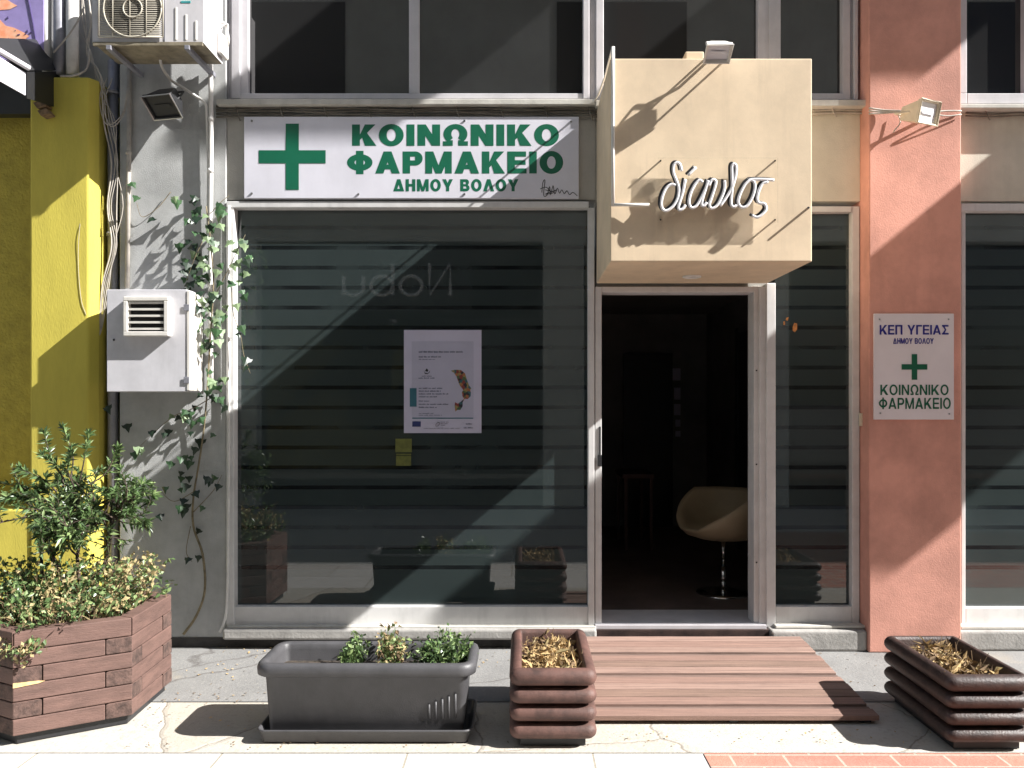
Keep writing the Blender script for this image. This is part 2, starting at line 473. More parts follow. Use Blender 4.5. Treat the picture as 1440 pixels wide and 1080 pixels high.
def stone_mat(name, kind):
    m = bpy.data.materials.new(name)
    m.use_nodes = True
    nt = m.node_tree
    b = nt.nodes['Principled BSDF']
    L = nt.links.new
    geo = nt.nodes.new('ShaderNodeNewGeometry')
    P = geo.outputs['Position']

    def noise_(scale, detail=8, rough=.65, vec=P, dist=0):
        n = nt.nodes.new('ShaderNodeTexNoise')
        n.inputs['Scale'].default_value = scale; n.inputs['Detail'].default_value = detail
        n.inputs['Roughness'].default_value = rough; n.inputs['Distortion'].default_value = dist
        L(vec, n.inputs['Vector'])
        return n.outputs['Fac']

    def mr(v, a, bb, c=0, d=1):
        n = nt.nodes.new('ShaderNodeMapRange')
        for k, q in zip(('From Min', 'From Max', 'To Min', 'To Max'), (a, bb, c, d)): n.inputs[k].default_value = q
        L(v, n.inputs['Value'])
        return n.outputs[0]

    def mix(f, a, bb, mode='MIX'):
        n = nt.nodes.new('ShaderNodeMix'); n.data_type = 'RGBA'; n.blend_type = mode
        if isinstance(f, float): n.inputs['Factor'].default_value = f
        else: L(f, n.inputs['Factor'])
        for k, q in (('A', a), ('B', bb)):
            if isinstance(q, tuple): n.inputs[k].default_value = (*q, 1)
            else: L(q, n.inputs[k])
        return n.outputs['Result']
    h = None
    if kind == 'brick' or kind == 'marble':
        br = nt.nodes.new('ShaderNodeTexBrick')
        mp = nt.nodes.new('ShaderNodeMapping')
        L(P, mp.inputs['Vector'])
        L(mp.outputs[0], br.inputs['Vector'])
        br.inputs['Scale'].default_value = 1
        if kind == 'brick':
            br.inputs['Brick Width'].default_value = .235; br.inputs['Row Height'].default_value = .118
            br.inputs['Mortar Size'].default_value = .006
            br.inputs['Color1'].default_value = (.44, .19, .135, 1); br.inputs['Color2'].default_value = (.36, .15, .115, 1)
            br.inputs['Mortar'].default_value = (.40, .34, .28, 1)
            mp.inputs['Location'].default_value = (0.03, .012, 0)
        else:
            br.inputs['Brick Width'].default_value = .82; br.inputs['Row Height'].default_value = .5
            br.inputs['Mortar Size'].default_value = .005
            br.inputs['Color1'].default_value = (.56, .54, .52, 1); br.inputs['Color2'].default_value = (.50, .48, .45, 1)
            br.inputs['Mortar'].default_value = (.30, .27, .22, 1)
            mp.inputs['Location'].default_value = (.1, .12, 0)
        c = br.outputs['Color']
        c = mix(mr(noise_(7, 9), .45, .75, 0, .35), c, (.36, .31, .25))
        h = br.outputs['Fac']
    elif kind == 'crazy':
        nz = nt.nodes.new('ShaderNodeTexNoise'); nz.inputs['Scale'].default_value = 5; nz.inputs['Detail'].default_value = 6
        L(P, nz.inputs['Vector'])
        va = nt.nodes.new('ShaderNodeMix'); va.data_type = 'VECTOR'; va.inputs['Factor'].default_value = .10
        L(P, va.inputs['A']); L(nz.outputs['Color'], va.inputs['B'])
        vo = nt.nodes.new('ShaderNodeTexVoronoi'); vo.feature = 'DISTANCE_TO_EDGE'; vo.inputs['Scale'].default_value = .95
        L(va.outputs['Result'], vo.inputs['Vector'])
        vc = nt.nodes.new('ShaderNodeTexVoronoi'); vc.inputs['Scale'].default_value = .95
        L(va.outputs['Result'], vc.inputs['Vector'])
        sp = nt.nodes.new('ShaderNodeSeparateColor'); L(vc.outputs['Color'], sp.inputs[0])
        c = mix(sp.outputs[0], (.41, .375, .32), (.46, .44, .40))
        c = mix(mr(noise_(9, 9), .42, .7, 0, .45), c, (.38, .33, .26))
        c = mix(mr(noise_(38, 5), .52, .72, 0, .55), c, (.27, .235, .19))
        c = mix(mr(vo.outputs['Distance'], .0, .006, .8, 0), c, (.17, .14, .11))
        h = mr(vo.outputs['Distance'], 0, .02, 1, 0)
    else:      # grey cement pavement with worn sandy patches
        c = mix(mr(noise_(2.2, 9, .7), .35, .68), (.175, .17, .165), (.24, .235, .228))
        c = mix(mr(noise_(40, 4), .55, .72, 0, .5), c, (.33, .315, .29))
        gm_ = nt.nodes.new('ShaderNodeTexVoronoi'); gm_.inputs['Scale'].default_value = 7; L(P, gm_.inputs['Vector'])
        c = mix(mr(gm_.outputs['Distance'], .05, .075, .6, 0), c, (.11, .105, .10))
        c = mix(mr(noise_(1.1, 6, .6, dist=.6), .60, .72, 0, .5), c, (.38, .31, .21))
        vo = nt.nodes.new('ShaderNodeTexVoronoi'); vo.feature = 'DISTANCE_TO_EDGE'; vo.inputs['Scale'].default_value = .8
        nz = nt.nodes.new('ShaderNodeTexNoise'); nz.inputs['Scale'].default_value = 4; nz.inputs['Detail'].default_value = 8
        L(P, nz.inputs['Vector'])
        va = nt.nodes.new('ShaderNodeMix'); va.data_type = 'VECTOR'; va.inputs['Factor'].default_value = .12
        L(P, va.inputs['A']); L(nz.outputs['Color'], va.inputs['B'])
        L(va.outputs['Result'], vo.inputs['Vector'])
        c = mix(mr(vo.outputs['Distance'], 0, .006, .75, 0), c, (.09, .08, .075))
    L(c, b.inputs['Base Color'])
    b.inputs['Roughness'].default_value = .85
    bp = nt.nodes.new('ShaderNodeBump'); bp.inputs['Strength'].default_value = .4; bp.inputs['Distance'].default_value = .01
    hh = noise_(55, 6)
    if h is not None:
        sm = nt.nodes.new('ShaderNodeMath'); sm.operation = 'SUBTRACT'; L(hh, sm.inputs[0]); L(h, sm.inputs[1]); hh = sm.outputs[0]
    L(hh, bp.inputs['Height'])
    L(bp.outputs[0], b.inputs['Normal'])
    return m


M['pavement'] = stone_mat('grey_cement', 'cement')
M['marble'] = stone_mat('pale_marble_slabs', 'marble')
M['crazy'] = stone_mat('sandy_stone_paving', 'crazy')
M['brick'] = stone_mat('red_clay_pavers', 'brick')

# ------------------------------------------------------------------ ground
g = MB(); g.face([(-300, -300, -.008), (300, -300, -.008), (300, 300, -.008), (-300, 300, -.008)])
tag(g.build('ground', M['marble']), kind='structure')
g = MB(); g.face([(-12, -1.02, 0), (14, -1.02, 0), (14, .1, 0), (-12, .1, 0)])
tag(g.build('pavement', M['pavement']), kind='structure')
g = MB(); g.face([(-12, -1.64, -.004), (14, -1.64, -.004), (14, -1.02, -.004), (-12, -1.02, -.004)])
tag(g.build('stone_path', M['crazy']), kind='structure')
g = MB(); g.face([(.83, -4.6, -.004), (14, -4.6, -.004), (14, -1.645, -.004), (.80, -1.645, -.004)])
tag(g.build('brick_path', M['brick']), kind='structure')

# ------------------------------------------------------------------ the shop building
TOP = 11.5
shop = thing('shop_building', (0, 0, 0), 'shop building with wide dark striped windows, open doorway and a pink pillar', 'building')
XL, XR = wx(168, -.06), 9.0
m = MB()
m.box(XL, wx(318, -.06), -.06, .45, 0, TOP)
m.build('side_wall', M['plaster'], shop, bevel=.006)
PY = -.18
px0, px1 = wx(1222, PY), wx(1352, PY)
m = MB(); m.box(px0, px1, PY, .35, 0, TOP)
m.build('pillar', M['pink'], shop, bevel=.008)
# fascias
m = MB(); m.box(wx(318, -.06), wx(838, -.05), -.05, .35, wz(281, -.05), wz(147, -.05)); m.build('fascia', M['fascia'], shop, bevel=.004)
m = MB(); m.box(wx(838, -.05), px0, -.047, .35, wz(283, -.05), wz(149, -.05)); m.build('fascia', M['cream_fascia'], shop, bevel=.004)
m = MB(); m.box(px1, XR, -.05, .35, wz(283, -.05), wz(149, -.05)); m.build('fascia', M['cream_fascia'], shop, bevel=.004)
m = MB(); m.box(wx(318, -.06), px0, -.03, .35, 4.75, TOP); m.box(px1, XR, -.03, .35, 4.75, TOP); m.build('upper_wall', M['fascia'], shop)


def window(parts, panes, sill=None, gm='glass', pm='alu', yf=-.045, yp=0.0, name='window', sill_mat='sill'):
    """parts: frame boxes in px (x0,x1,y0,y1[,yf]); panes: rectangles in px"""
    f = MB()
    for q in parts:
        y = q[4] if len(q) > 4 else yf
        f.pbox(q[0], q[1], q[2], q[3], y, .05)
    fo = f.build(name, M[pm], shop, bevel=.004)
    for (a, b, c, d) in panes:
        p = MB(); p.pbox(a, b, c, d, yp, yp + .012)
        p.build('pane', M[gm], fo)
    if sill:
        s = MB(); s.pbox(*sill[:4], sill[4], .04); s.build('sill', M[sill_mat], fo, bevel=.004)
    return fo


T_ = -160
window([(318, 325, T_, 141, -.03), (325, 337, T_, 138, -.055), (337, 349, T_, 132, -.035), (337, 820, 131, 139, -.05), (575, 589, T_, 131, -.05),
        (820, 829, T_, 139, -.06), (829, 838, T_, 139, -.04), (838, 849, T_, 139, -.065)],
       [(347, 577, T_, 133), (587, 822, T_, 133)], (304, 838, 139, 147, -.115), 'glass_up')
window([(1066, 1082, T_, 131, -.05), (1082, 1098, T_, 131, -.06), (849, 1186, 131, 140, -.05), (1185, 1196, T_, 140, -.05), (1196, 1201, T_, 140, -.03),
        (1201, 1207, T_, 140, -.06)],
       [(848, 1068, T_, 133), (1096, 1187, T_, 133)], (838, 1228, 140, 149, -.13), 'glass_up')
window([(1349, 1360, T_, 131, -.07), (1360, 1640, 131, 146, -.07), (1349, 1360, 131, 146, -.07), (1443, 1456, T_, 131, -.06)],
       [(1358, 1445, T_, 133), (1454, 1645, T_, 133)], (1345, 1660, 146, 152, -.14), 'glass_up')
# shop windows
window([(318, 329, 291, 880, -.07), (318, 828, 283, 292, -.075), (329, 827, 853, 879, -.05), (827, 836, 292, 880, -.06)],
       [(327, 829, 290, 855)], (318, 838, 881, 884, -.10), name='shop_window', pm='alu_white')
window([(1078, 1091, 398, 882, -.07), (1078, 1198, 290, 298, -.06), (1198, 1209, 290, 880, -.05), (1091, 1198, 853, 879, -.05)],
       [(1089, 1200, 296, 855)], (1091, 1222, 880, 884, -.12), name='shop_window', pm='alu_white')
window([(1352, 1660, 286, 297, -.06), (1352, 1358, 297, 880, -.05), (1358, 1660, 855, 881, -.05)],
       [(1356, 1660, 295, 857)], (1352, 1660, 881, 885, -.12), name='shop_window', pm='alu_white')
# doorway
d = MB()
d.pbox(837, 846, 403, 880, -.05, .10)
d.pbox(846, 1060, 403, 411, -.045, .10)
d.pbox(1060, 1068, 403, 880, -.04, .10)
d.pbox(1068, 1078, 403, 880, -.055, .10)
dr = d.build('doorway', M['alu_white'], shop, bevel=.003)
d = MB(); d.pbox(841, 846, 640, 656, -.066, -.05); d.pbox(843, 845, 600, 640, -.06, -.05, 0); d.build('latch', M['black_plastic'], dr, bevel=.001)
for py in (520, 652, 790):
    d = MB(); d.pbox(1063, 1065, py, py + 2, -.043, -.038)
    d.build('hinge_screw', M['black_plastic'], dr)
d = MB(); d.pbox(837, 1078, 879, 886, -.09, .3); d.build('threshold', M['alu'], dr, bevel=.003)
# lintel above the door
m = MB(); m.pbox(838, 1078, 290, 403, -.02, .3); m.build('lintel', M['fascia'], shop)
# step and plinth
m = MB()
m.box(wx(318, -.06), wx(838, -.06), -.13, .3, .062, wz(884.5, -.12))
m.box(wx(1078, -.06), px0 + .0, -.16, .3, 0, wz(884.5, -.12))
m.box(px1, XR, -.15, .3, 0, wz(885.5, -.12))
m.build('plinth', M['concrete'], shop, bevel=.016, seg=3)
m = MB(); m.box(wx(170, -.06), wx(838, -.06), -.068, .2, 0, .0615); m.build('shade_strip', M['shade_dark'], shop)  # near-black strip: the canopy's shadow band at the wall foot, painted in
m = MB(); m.box(wx(838, -.06) + .001, wx(1078, -.06) - .001, -.12, .3, 0, wz(886, -.12)); m.build('door_step', M['log_dark'], shop)
# the room seen through the door
m = MB()
ra, rb, zc, zf, yb = .2, 2.1, 2.55, .13, 4.2
m.face([(ra, .1, zf), (rb, .1, zf), (rb, yb, zf), (ra, yb, zf)], 1)
m.face([(ra, .1, zc), (ra, yb, zc), (rb, yb, zc), (rb, .1, zc)])
m.face([(ra, .1, zf), (ra, yb, zf), (ra, yb, zc), (ra, .1, zc)])
m.face([(rb, .1, zf), (rb, .1, zc), (rb, yb, zc), (rb, yb, zf)])
m.face([(ra, yb, zf), (rb, yb, zf), (rb, yb, zc), (ra, yb, zc)])
rm = m.build('room', [M['room'], M['roomfloor']], shop)
for (y0, y1) in ((.9, 1.5), (1.75, 2.6)):
    m = MB()
    m.box(rb - .05, rb - .002, y0, y1, .15, 2.2)
    m.box(rb - .07, rb - .05, y0 - .05, y0, .15, 2.25); m.box(rb - .07, rb - .05, y1, y1 + .05, .15, 2.25)
    m.build('cupboard', M['black'], rm)
m = MB(); m.box(1.15, 1.7, yb - .08, yb - .002, .13, 2.1)
m.build('cupboard', M['black'], rm)
m = MB(); m.box(.95, 1.25, 2.6, 3.3, .82, .86); 
for (a, c) in ((.97, 2.62), (1.21, 2.62), (.97, 3.26), (1.21, 3.26)): m.box(a, a + .03, c, c + .03, .13, .82)
m.build('desk', mat('desk_red', (.09, .035, .025), .5), rm)
m = MB()
for k in range(5): m.box(.22, .55, 3.3, 3.9, .5 + .4 * k, .52 + .4 * k)
m.box(.22, .24, 3.3, 3.9, .13, 2.2); m.box(.53, .55, 3.3, 3.9, .13, 2.2); m.build('shelf', M['steel'], rm)
# balcony slabs on the floors above (they throw the shade on the shopfront)
cx_at = lambda c, h: (c - 1.22 * (CY - (h - HC) * 220) - CX) / 220
def balcony(c0, c1, P, h, th=.12):
    b = MB(); b.box(cx_at(c0, h + th), cx_at(c1, h), -P, -.03, h, h + th)
    b.build('balcony', M['fascia'], shop, bevel=.004)
P2 = 1.3
H2 = 2.945 + P2 / LY_
balcony(470, 785, P2, H2)
balcony(1000, 1430, P2 - .02, H2)
H1 = 4.95
balcony(1654, 2215, H1 * LY_ + .02, H1)

# ------------------------------------------------------------------ yellow neighbour
yb_ = thing('yellow_building', (wx(60, -.2), 0, 0), 'yellow painted building with a smooth pilaster beside rough textured wall', 'building')
YP = -.16
xa, xb, xc = wx(42, YP), wx(124, YP), wx(139, YP + .06)
m = MB(); m.prism([(xa, YP), (xb, YP), (xc, YP + .06), (xc, .3), (xa, .3)], 0, wz(108, YP)); m.build('pilaster', M['yellow'], yb_, bevel=.012, seg=3)
m = MB(); m.box(-9, xa, .14, .4, 0, 3.55); m.build('textured_wall', M['yellow_rough'], yb_)
m = MB(); m.box(-9, xa - .003, YP + .01, .14, 0, wz(717, YP)); m.build('base_ledge', M['yellow'], yb_, bevel=.01)
m = MB(); m.box(-9, xc, .05, .4, 3.55, TOP); m.build('upper_wall', M['plaster'], yb_)
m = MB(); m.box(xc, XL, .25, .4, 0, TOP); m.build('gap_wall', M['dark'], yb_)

# ------------------------------------------------------------------ canopy over the door
CYF = -.87
cb = thing('entrance_canopy', (wx(1000, CYF), CYF / 2, wz(368, CYF)), 'big cream box canopy jutting out above the open doorway', 'canopy')
m = MB(); m.box(wx(858, CYF), wx(1142, CYF), CYF, -.05, wz(368, CYF), wz(82, CYF)); m.build('box', M['cream'], cb, bevel=.006)
m = MB(); m.pbox(964, 990, 72, 84, CYF + .06, CYF + .2); m.build('junction_cover', M['cream'], cb, bevel=.006)
m = MB(); m.tube([Wp(1137, 292, CYF + .002), Wp(1137, 292, CYF - .055)], .006, 8); m.build('rod', M['steel'], cb)
# recessed lamp in its underside
zc_ = wz(368, CYF)
lx, ly = wx(973, -.36), -.36
m = MB()
rows = []
for rr, zz in ((.055, zc_ - .001), (.055, zc_ - .008), (.043, zc_ - .012), (.036, zc_ - .003)):
    rows.append([Vector((lx + rr * math.cos(a * math.pi / 12), ly + rr * math.sin(a * math.pi / 12), zz)) for a in range(24)])
m.grid(rows, 0, True)
dl = m.build('downlight', M['white_metal'], cb, smooth=True)
m = MB(); m.face([(lx + .036 * math.cos(-a * math.pi / 12), ly + .036 * math.sin(-a * math.pi / 12), zc_ - .0035) for a in range(24)]); m.build('bulb', M['bolt'], dl)

# white bracket along the canopy's left edge
yk = CYF - .03
m = MB()
m.tube([Wp(862, 66, yk), Wp(862, 130, yk), Wp(862, 210, yk), Wp(862, 289, yk)], .010, 8)
m.tube([Wp(860, 288, yk), Wp(885, 288, yk), Wp(913, 288, yk - .012)], .009, 8)
m.tube([Wp(861, 68, yk), Wp(850, 110, -.45), Wp(842, 132, -.2), Wp(836, 142, -.12)], .006, 6)
tag(m.build('flag_bracket', M['white_metal'], smooth=True), 'thin white bent rod fixed along the left edge of the cream canopy', 'bracket')

# ------------------------------------------------------------------ neon script on the canopy
ny = CYF - .055
ns = thing('neon_sign', (wx(1008, ny), CYF, wz(310, ny)), 'white neon tube script on a clear panel in front of the cream canopy', 'sign')
pm_ = bpy.data.materials.new('clear_acrylic'); pm_.use_nodes = True
nt = pm_.node_tree
b = nt.nodes['Principled BSDF']; b.inputs['Base Color'].default_value = (.96, .95, .93, 1); b.inputs['Roughness'].default_value = .01
b.inputs['Transmission Weight'].default_value = 1; b.inputs['IOR'].default_value = 1.05
tr = nt.nodes.new('ShaderNodeBsdfTransparent')
ms = nt.nodes.new('ShaderNodeMixShader'); ms.inputs[0].default_value = .48
nt.links.new(tr.outputs[0], ms.inputs[1]); nt.links.new(b.outputs[0], ms.inputs[2]); nt.links.new(ms.outputs[0], nt.nodes['Material Output'].inputs[0])
yp = CYF - .034
m = MB(); m.pbox(925, 1094, 222, 313, yp - .004, yp); m.build('panel', pm_, ns)
for (a, c) in ((929, 226), (1090, 226), (929, 309), (1090, 309)):
    m = MB(); m.tube([Wp(a, c, CYF + .002), Wp(a, c, yp - .012)], .0045, 8); m.build('standoff', M['black'], ns)
tubes = [
    [(402, 175), (385, 112), (355, 95), (325, 122), (322, 190), (346, 255), (373, 335), (364, 430), (322, 510), (265, 555), (225, 550), (205, 500), (216, 420), (252, 342), (300, 305), (342, 312)],
    [(437, 255), (415, 370), (387, 460), (370, 520), (380, 550), (410, 540), (438, 505)],
    [(540, 140), (465, 215)],
    [(605, 285), (572, 265), (522, 318), (482, 410), (474, 490), (498, 530), (545, 510), (592, 430), (638, 330), (658, 268), (628, 360), (600, 450), (594, 500), (616, 512), (644, 480)],
    [(660, 320), (695, 262), (730, 272), (722, 330), (690, 430), (668, 500), (690, 536), (740, 510), (790, 420), (815, 340), (815, 268)],
    [(772, 512), (832, 430), (892, 325), (925, 200), (926, 130), (906, 108), (886, 132), (886, 210), (890, 320), (880, 430), (880, 500), (905, 522), (930, 505)],
    [(1062, 260), (1010, 310), (962, 405), (948, 480), (980, 525), (1032, 510), (1082, 430), (1107, 340), (1098, 278), (1062, 260), (1130, 256), (1210, 258), (1292, 264)],
    [(1232, 280), (1180, 300), (1142, 378), (1130, 448), (1150, 484), (1198, 492), (1216, 540), (1180, 592), (1130, 622), (1080, 604)],
]
def zpt(p, y): return Wp(900 + p[0] / 6.857, 215 + p[1] / 6.857, y)
m, k = MB(), MB()
for t in tubes:
    pts = spline([zpt(p, ny) for p in t], 5)
    m.tube(pts, .0078, 8)
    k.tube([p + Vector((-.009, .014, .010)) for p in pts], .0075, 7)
m.build('lettering', mat('neon_tube_white', (.86, .85, .86), .25, .02, 4), ns, smooth=True)
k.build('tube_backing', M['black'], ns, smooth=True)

# ------------------------------------------------------------------ pharmacy sign
SY = -.085
sg = thing('pharmacy_sign', (wx(578, SY), SY, wz(279, SY)), 'long white sign with green cross and green Greek lettering above the shop window', 'sign')
m = MB(); m.pbox(343, 814, 164, 279, SY, -.052); m.build('panel', M['sign_white'], sg, bevel=.003)
LY = SY - .0006
def T(name, s, a, b_, c, d, y, mm, par, t=.33, h=.235, gap=.12):
    W = sum(glyph(ch, t, h)[0] for ch in s) + gap * (len(s) - 1)
    u = 0
    for word in s.split(' '):
        ww = sum(glyph(ch, t, h)[0] for ch in word) + gap * (len(word) - 1)
        text_obj(name, word, wx(a + (b_ - a) * u / W, y), wx(a + (b_ - a) * (u + ww) / W, y), wz(d, y), wz(c, y), y, mm, par, t, h, gap)
        u += ww + 2 * gap + .42
T('lettering', 'ΚΟΙΝΩΝΙΚΟ', 495, 786, 175, 205, LY, M['green'], sg)
T('lettering', 'ΦΑΡΜΑΚΕΙΟ', 488, 792, 213, 244, LY, M['green'], sg)
T('lettering', 'ΔΗΜΟΥ ΒΟΛΟΥ', 553, 729, 252, 269, LY, M['green'], sg, .31, .225, .15)
m = MB()
def cross(mb, cx, cy, arm_x, arm_y, t, y):
    P = [(cx - t, cy - arm_y), (cx + t, cy - arm_y), (cx + t, cy - t), (cx + arm_x, cy - t), (cx + arm_x, cy + t), (cx + t, cy + t), (cx + t, cy + arm_y), (cx - t, cy + arm_y), (cx - t, cy + t), (cx - arm_x, cy + t), (cx - arm_x, cy - t), (cx - t, cy - t)]
    P = [(wx(a, y), wz(b_, y)) for a, b_ in P][::-1]
    mb.fprism(P, y - .001, y + .0015)
cross(m, 411, 220.5, 47, 46.5, 9.2, LY); m.build('cross', M['green'], sg)
for (a, c) in ((653, 170), (504, 273), (653, 273), (354, 170), (803, 171), (354, 272)):
    m = MB(); m.tube([Wp(a, c, SY), Wp(a, c, SY - .006)], .007, 10); m.build('screw', M['bolt'], sg)
gp = [(1160, 455), (1165, 400), (1178, 385), (1170, 470), (1190, 470), (1205, 420), (1210, 470), (1225, 415), (1235, 465), (1250, 430), (1262, 460), (1275, 440), (1290, 462), (1305, 445), (1320, 468), (1340, 455), (1365, 475)]
m = MB(); m.tube(spline([Wp(480 + a / 4.114, 160 + c / 4.114, LY - .0005) for a, c in gp], 4), .0022, 4)
m.tube(spline([Wp(480 + a / 4.114, 160 + c / 4.114, LY - .0005) for a, c in [(1150, 435), (1185, 425), (1215, 450), (1245, 440), (1180, 465), (1230, 455), (1180, 440)]], 4), .002, 4)
m.build('graffiti', M['black'], sg)

# plate on the pillar
QY = PY - .012
pg = thing('plate_sign', (wx(1285, QY), QY, wz(590, QY)), 'white plate with blue and green Greek text and green cross on pink pillar', 'sign')
m = MB(); m.pbox(1229, 1341.5, 441, 590, QY, PY + .0005); m.build('panel', M['sign_plate'], pg, bevel=.0015)
QL = QY - .0015
T('lettering', 'ΚΕΠ ΥΓΕΙΑΣ', 1237, 1334, 457, 470.5, QL, M['blue'], pg, .24, .17)
T('lettering', 'ΔΗΜΟΥ ΒΟΛΟΥ', 1256, 1313, 475.5, 483.5, QL, M['blue'], pg, .26, .18)
T('lettering', 'ΚΟΙΝΩΝΙΚΟ', 1238, 1334, 541, 555.5, QL, M['green_dark'], pg, .22, .16, .15)
T('lettering', 'ΦΑΡΜΑΚΕΙΟ', 1236, 1337, 559.5, 575, QL, M['green_dark'], pg, .22, .16, .15)
m = MB(); cross(m, 1286, 516, 18, 18, 3.8, QL); m.build('cross', M['green_dark'], pg)
for (a, c) in ((1237, 449), (1334, 449), (1238, 581), (1335, 582)):
    m = MB(); m.tube([Wp(a, c, QY), Wp(a, c, QY - .004)], .005, 8); m.build('screw', M['bolt'], pg)

# doorbell
m = MB(); m.box(px0 - .045, px0 - .015, -.02, -.002, wz(600, -.02), wz(581, -.02))
m.box(px0 - .034, px0 - .026, -.025, -.02, wz(592, -.02), wz(588, -.02))
m2 = MB(); m2.box(px0 - .012, px0 - .0005, -.085, -.055, wz(599, -.06), wz(581, -.06)); m2.box(px0 - .016, px0 - .012, -.074, -.066, wz(592, -.06), wz(588, -.06))
tag(m2.build('doorbell', M['lamp_cream'], bevel=.001), 'small cream doorbell on the side of the pink pillar', 'doorbell')

# ------------------------------------------------------------------ poster and stickers on the glass
PYy = -.004
pt = thing('window_poster', (wx(622, PYy), PYy, wz(608, PYy)), 'white printed poster with a colourful face profile taped to the shop window', 'poster')
m = MB(); m.pbox(568, 677, 464, 609, PYy, -.0005); m.build('sheet', M['paper'], pt)
m = MB(); m.pbox(579, 666, 480, 586, PYy - .001, PYy - .0002); m.build('printed_field', M['paper_grey'], pt)
def zq(x, y): return (565 + x / 7.104, 460 + y / 7.104)
m = MB()
def bar(mb, x0, x1, y0, y1, mi=0, yy=PYy - .0018):
    a, c = zq(x0, y0); e, f_ = zq(x1, y1)
    mb.pbox(a, e, c, f_, yy, yy + .0006, mi)
def words_(mb, x0, x1, y0, h):
    x = x0
    while x < x1 - 4:
        L_ = rnd.uniform(22, 70); e = min(x1, x + L_)
        k = x
        while k < e:
            q = rnd.uniform(4, 8)
            hh = h * rnd.choice((1, .75, .8))
            bar(mb, k, min(k + q, e), y0 + h - hh, y0 + h); k += q + 3
        x = e + 10
for (a, e, y0, h) in ((170, 620, 238, 18), (170, 405, 288, 16), (170, 330, 318, 9), (200, 300, 484, 10), (168, 328, 503, 12), (170, 405, 604, 14), (170, 390, 632, 14), (170, 465, 660, 14), (170, 350, 688, 14), (170, 285, 732, 12), (170, 465, 764, 13), (170, 350, 794, 14), (170, 315, 858, 8), (170, 400, 875, 8), (390, 470, 944, 8), (390, 460, 960, 8), (390, 430, 976, 8), (220, 580, 1008, 6), (618, 712, 1000, 12), (640, 700, 960, 14)):
    m = MB(); words_(m, a, e, y0, h)
    m.build('text_line', M['ink'], pt)
m = MB(); bar(m, 80, 148, 610, 795); bar(m, 103, 714, 904, 915); m.build('colour_block', M['teal'], pt)
m = MB(); bar(m, 105, 190, 942, 995); m.build('flag_mark', M['navy'], pt)
m = MB()
def poly(mb, pts, yy=PYy - .0018, mi=0):
    P = [Wp(*zq(*p), yy) for p in pts]
    mb.fprism([(p.x, p.z) for p in P][::-1], yy, yy + .0006, mi)
poly(m, [(232, 438), (248, 412), (266, 430), (256, 448)]); m.build('emblem', M['black'], pt); m = MB(); poly(m, [(220, 430), (232, 455), (262, 462), (284, 432), (276, 455), (258, 470), (230, 466)])
m.build('emblem', M['black'], pt); m = MB(); m.tube(spline([Wp(*zq(*p), PYy - .0018) for p in [(375, 950), (345, 965), (340, 990), (365, 985), (378, 955), (352, 948)]], 4), .0011, 4)
m.build('emblem', M['black'], pt)
fm = bpy.data.materials.new('patchwork_print'); fm.use_nodes = True
nt = fm.node_tree
vo = nt.nodes.new('ShaderNodeTexVoronoi'); vo.inputs['Scale'].default_value = 55
ge = nt.nodes.new('ShaderNodeNewGeometry'); nt.links.new(ge.outputs['Position'], vo.inputs['Vector'])
sp = nt.nodes.new('ShaderNodeSeparateColor'); nt.links.new(vo.outputs['Color'], sp.inputs[0])
cr = nt.nodes.new('ShaderNodeValToRGB'); cr.color_ramp.interpolation = 'CONSTANT'
for i, (p, c) in enumerate(((0, (.20, .035, .03)), (.2, (.03, .10, .12)), (.4, (.32, .12, .05)), (.55, (.06, .11, .05)), (.7, (.02, .02, .03)), (.85, (.25, .20, .07)))):
    e = cr.color_ramp.elements[i] if i < 2 else cr.color_ramp.elements.new(p)
    e.position = p; e.color = (*c, 1)
nt.links.new(sp.outputs[0], cr.inputs[0]); nt.links.new(cr.outputs[0], nt.nodes['Principled BSDF'].inputs['Base Color'])
m = MB()
poly(m, [(490, 436), (530, 426), (590, 428), (632, 462), (656, 540), (672, 582), (696, 614), (682, 628), (690, 650), (688, 690), (660, 718), (622, 716), (606, 690), (600, 650), (615, 628), (580, 585), (562, 540), (545, 490), (520, 455)])
poly(m, [(622, 716), (632, 712), (608, 750), (608, 790), (585, 828), (556, 826), (536, 845), (528, 790), (532, 750), (560, 765), (590, 745)])
m.build('face_print', fm, pt)
m = MB()
m.pbox(556, 579, 617, 636, -.004, -.0005); m.pbox(557, 578, 641, 655, -.004, -.0005); m.pbox(557, 578, 638, 640, -.004, -.0005)
tag(m.build('notice', mat('sticker_yellow', (.14, .15, .03), .5, .2, 20)), 'small yellow green sticker on the glass below the poster', 'sticker')
m = MB()
P = lambda l: [(Wp(a, b_, -.005).x, Wp(a, b_, -.005).z) for a, b_ in l][::-1]
m.fprism(P([(1117, 454), (1121, 455), (1121, 463), (1118, 467), (1115, 465), (1115, 460)]), -.004, -.001)
tag(m.build('sticker', M['orange_tape']), 'larger torn orange sticker scrap on the narrow window right of the door', 'sticker')
m = MB()
m.fprism(P([(1106, 447), (1109, 446), (1108, 451), (1105, 450)]), -.004, -.001)
tag(m.build('sticker', M['orange_tape']), 'topmost tiny orange sticker scrap on the window right of the door', 'sticker')
m = MB()
m.fprism(P([(1102, 452), (1104, 452), (1104, 457), (1102, 457)]), -.004, -.001)
tag(m.build('sticker', M['orange_tape']), 'leftmost tiny orange sticker scrap on the window right of the door', 'sticker')

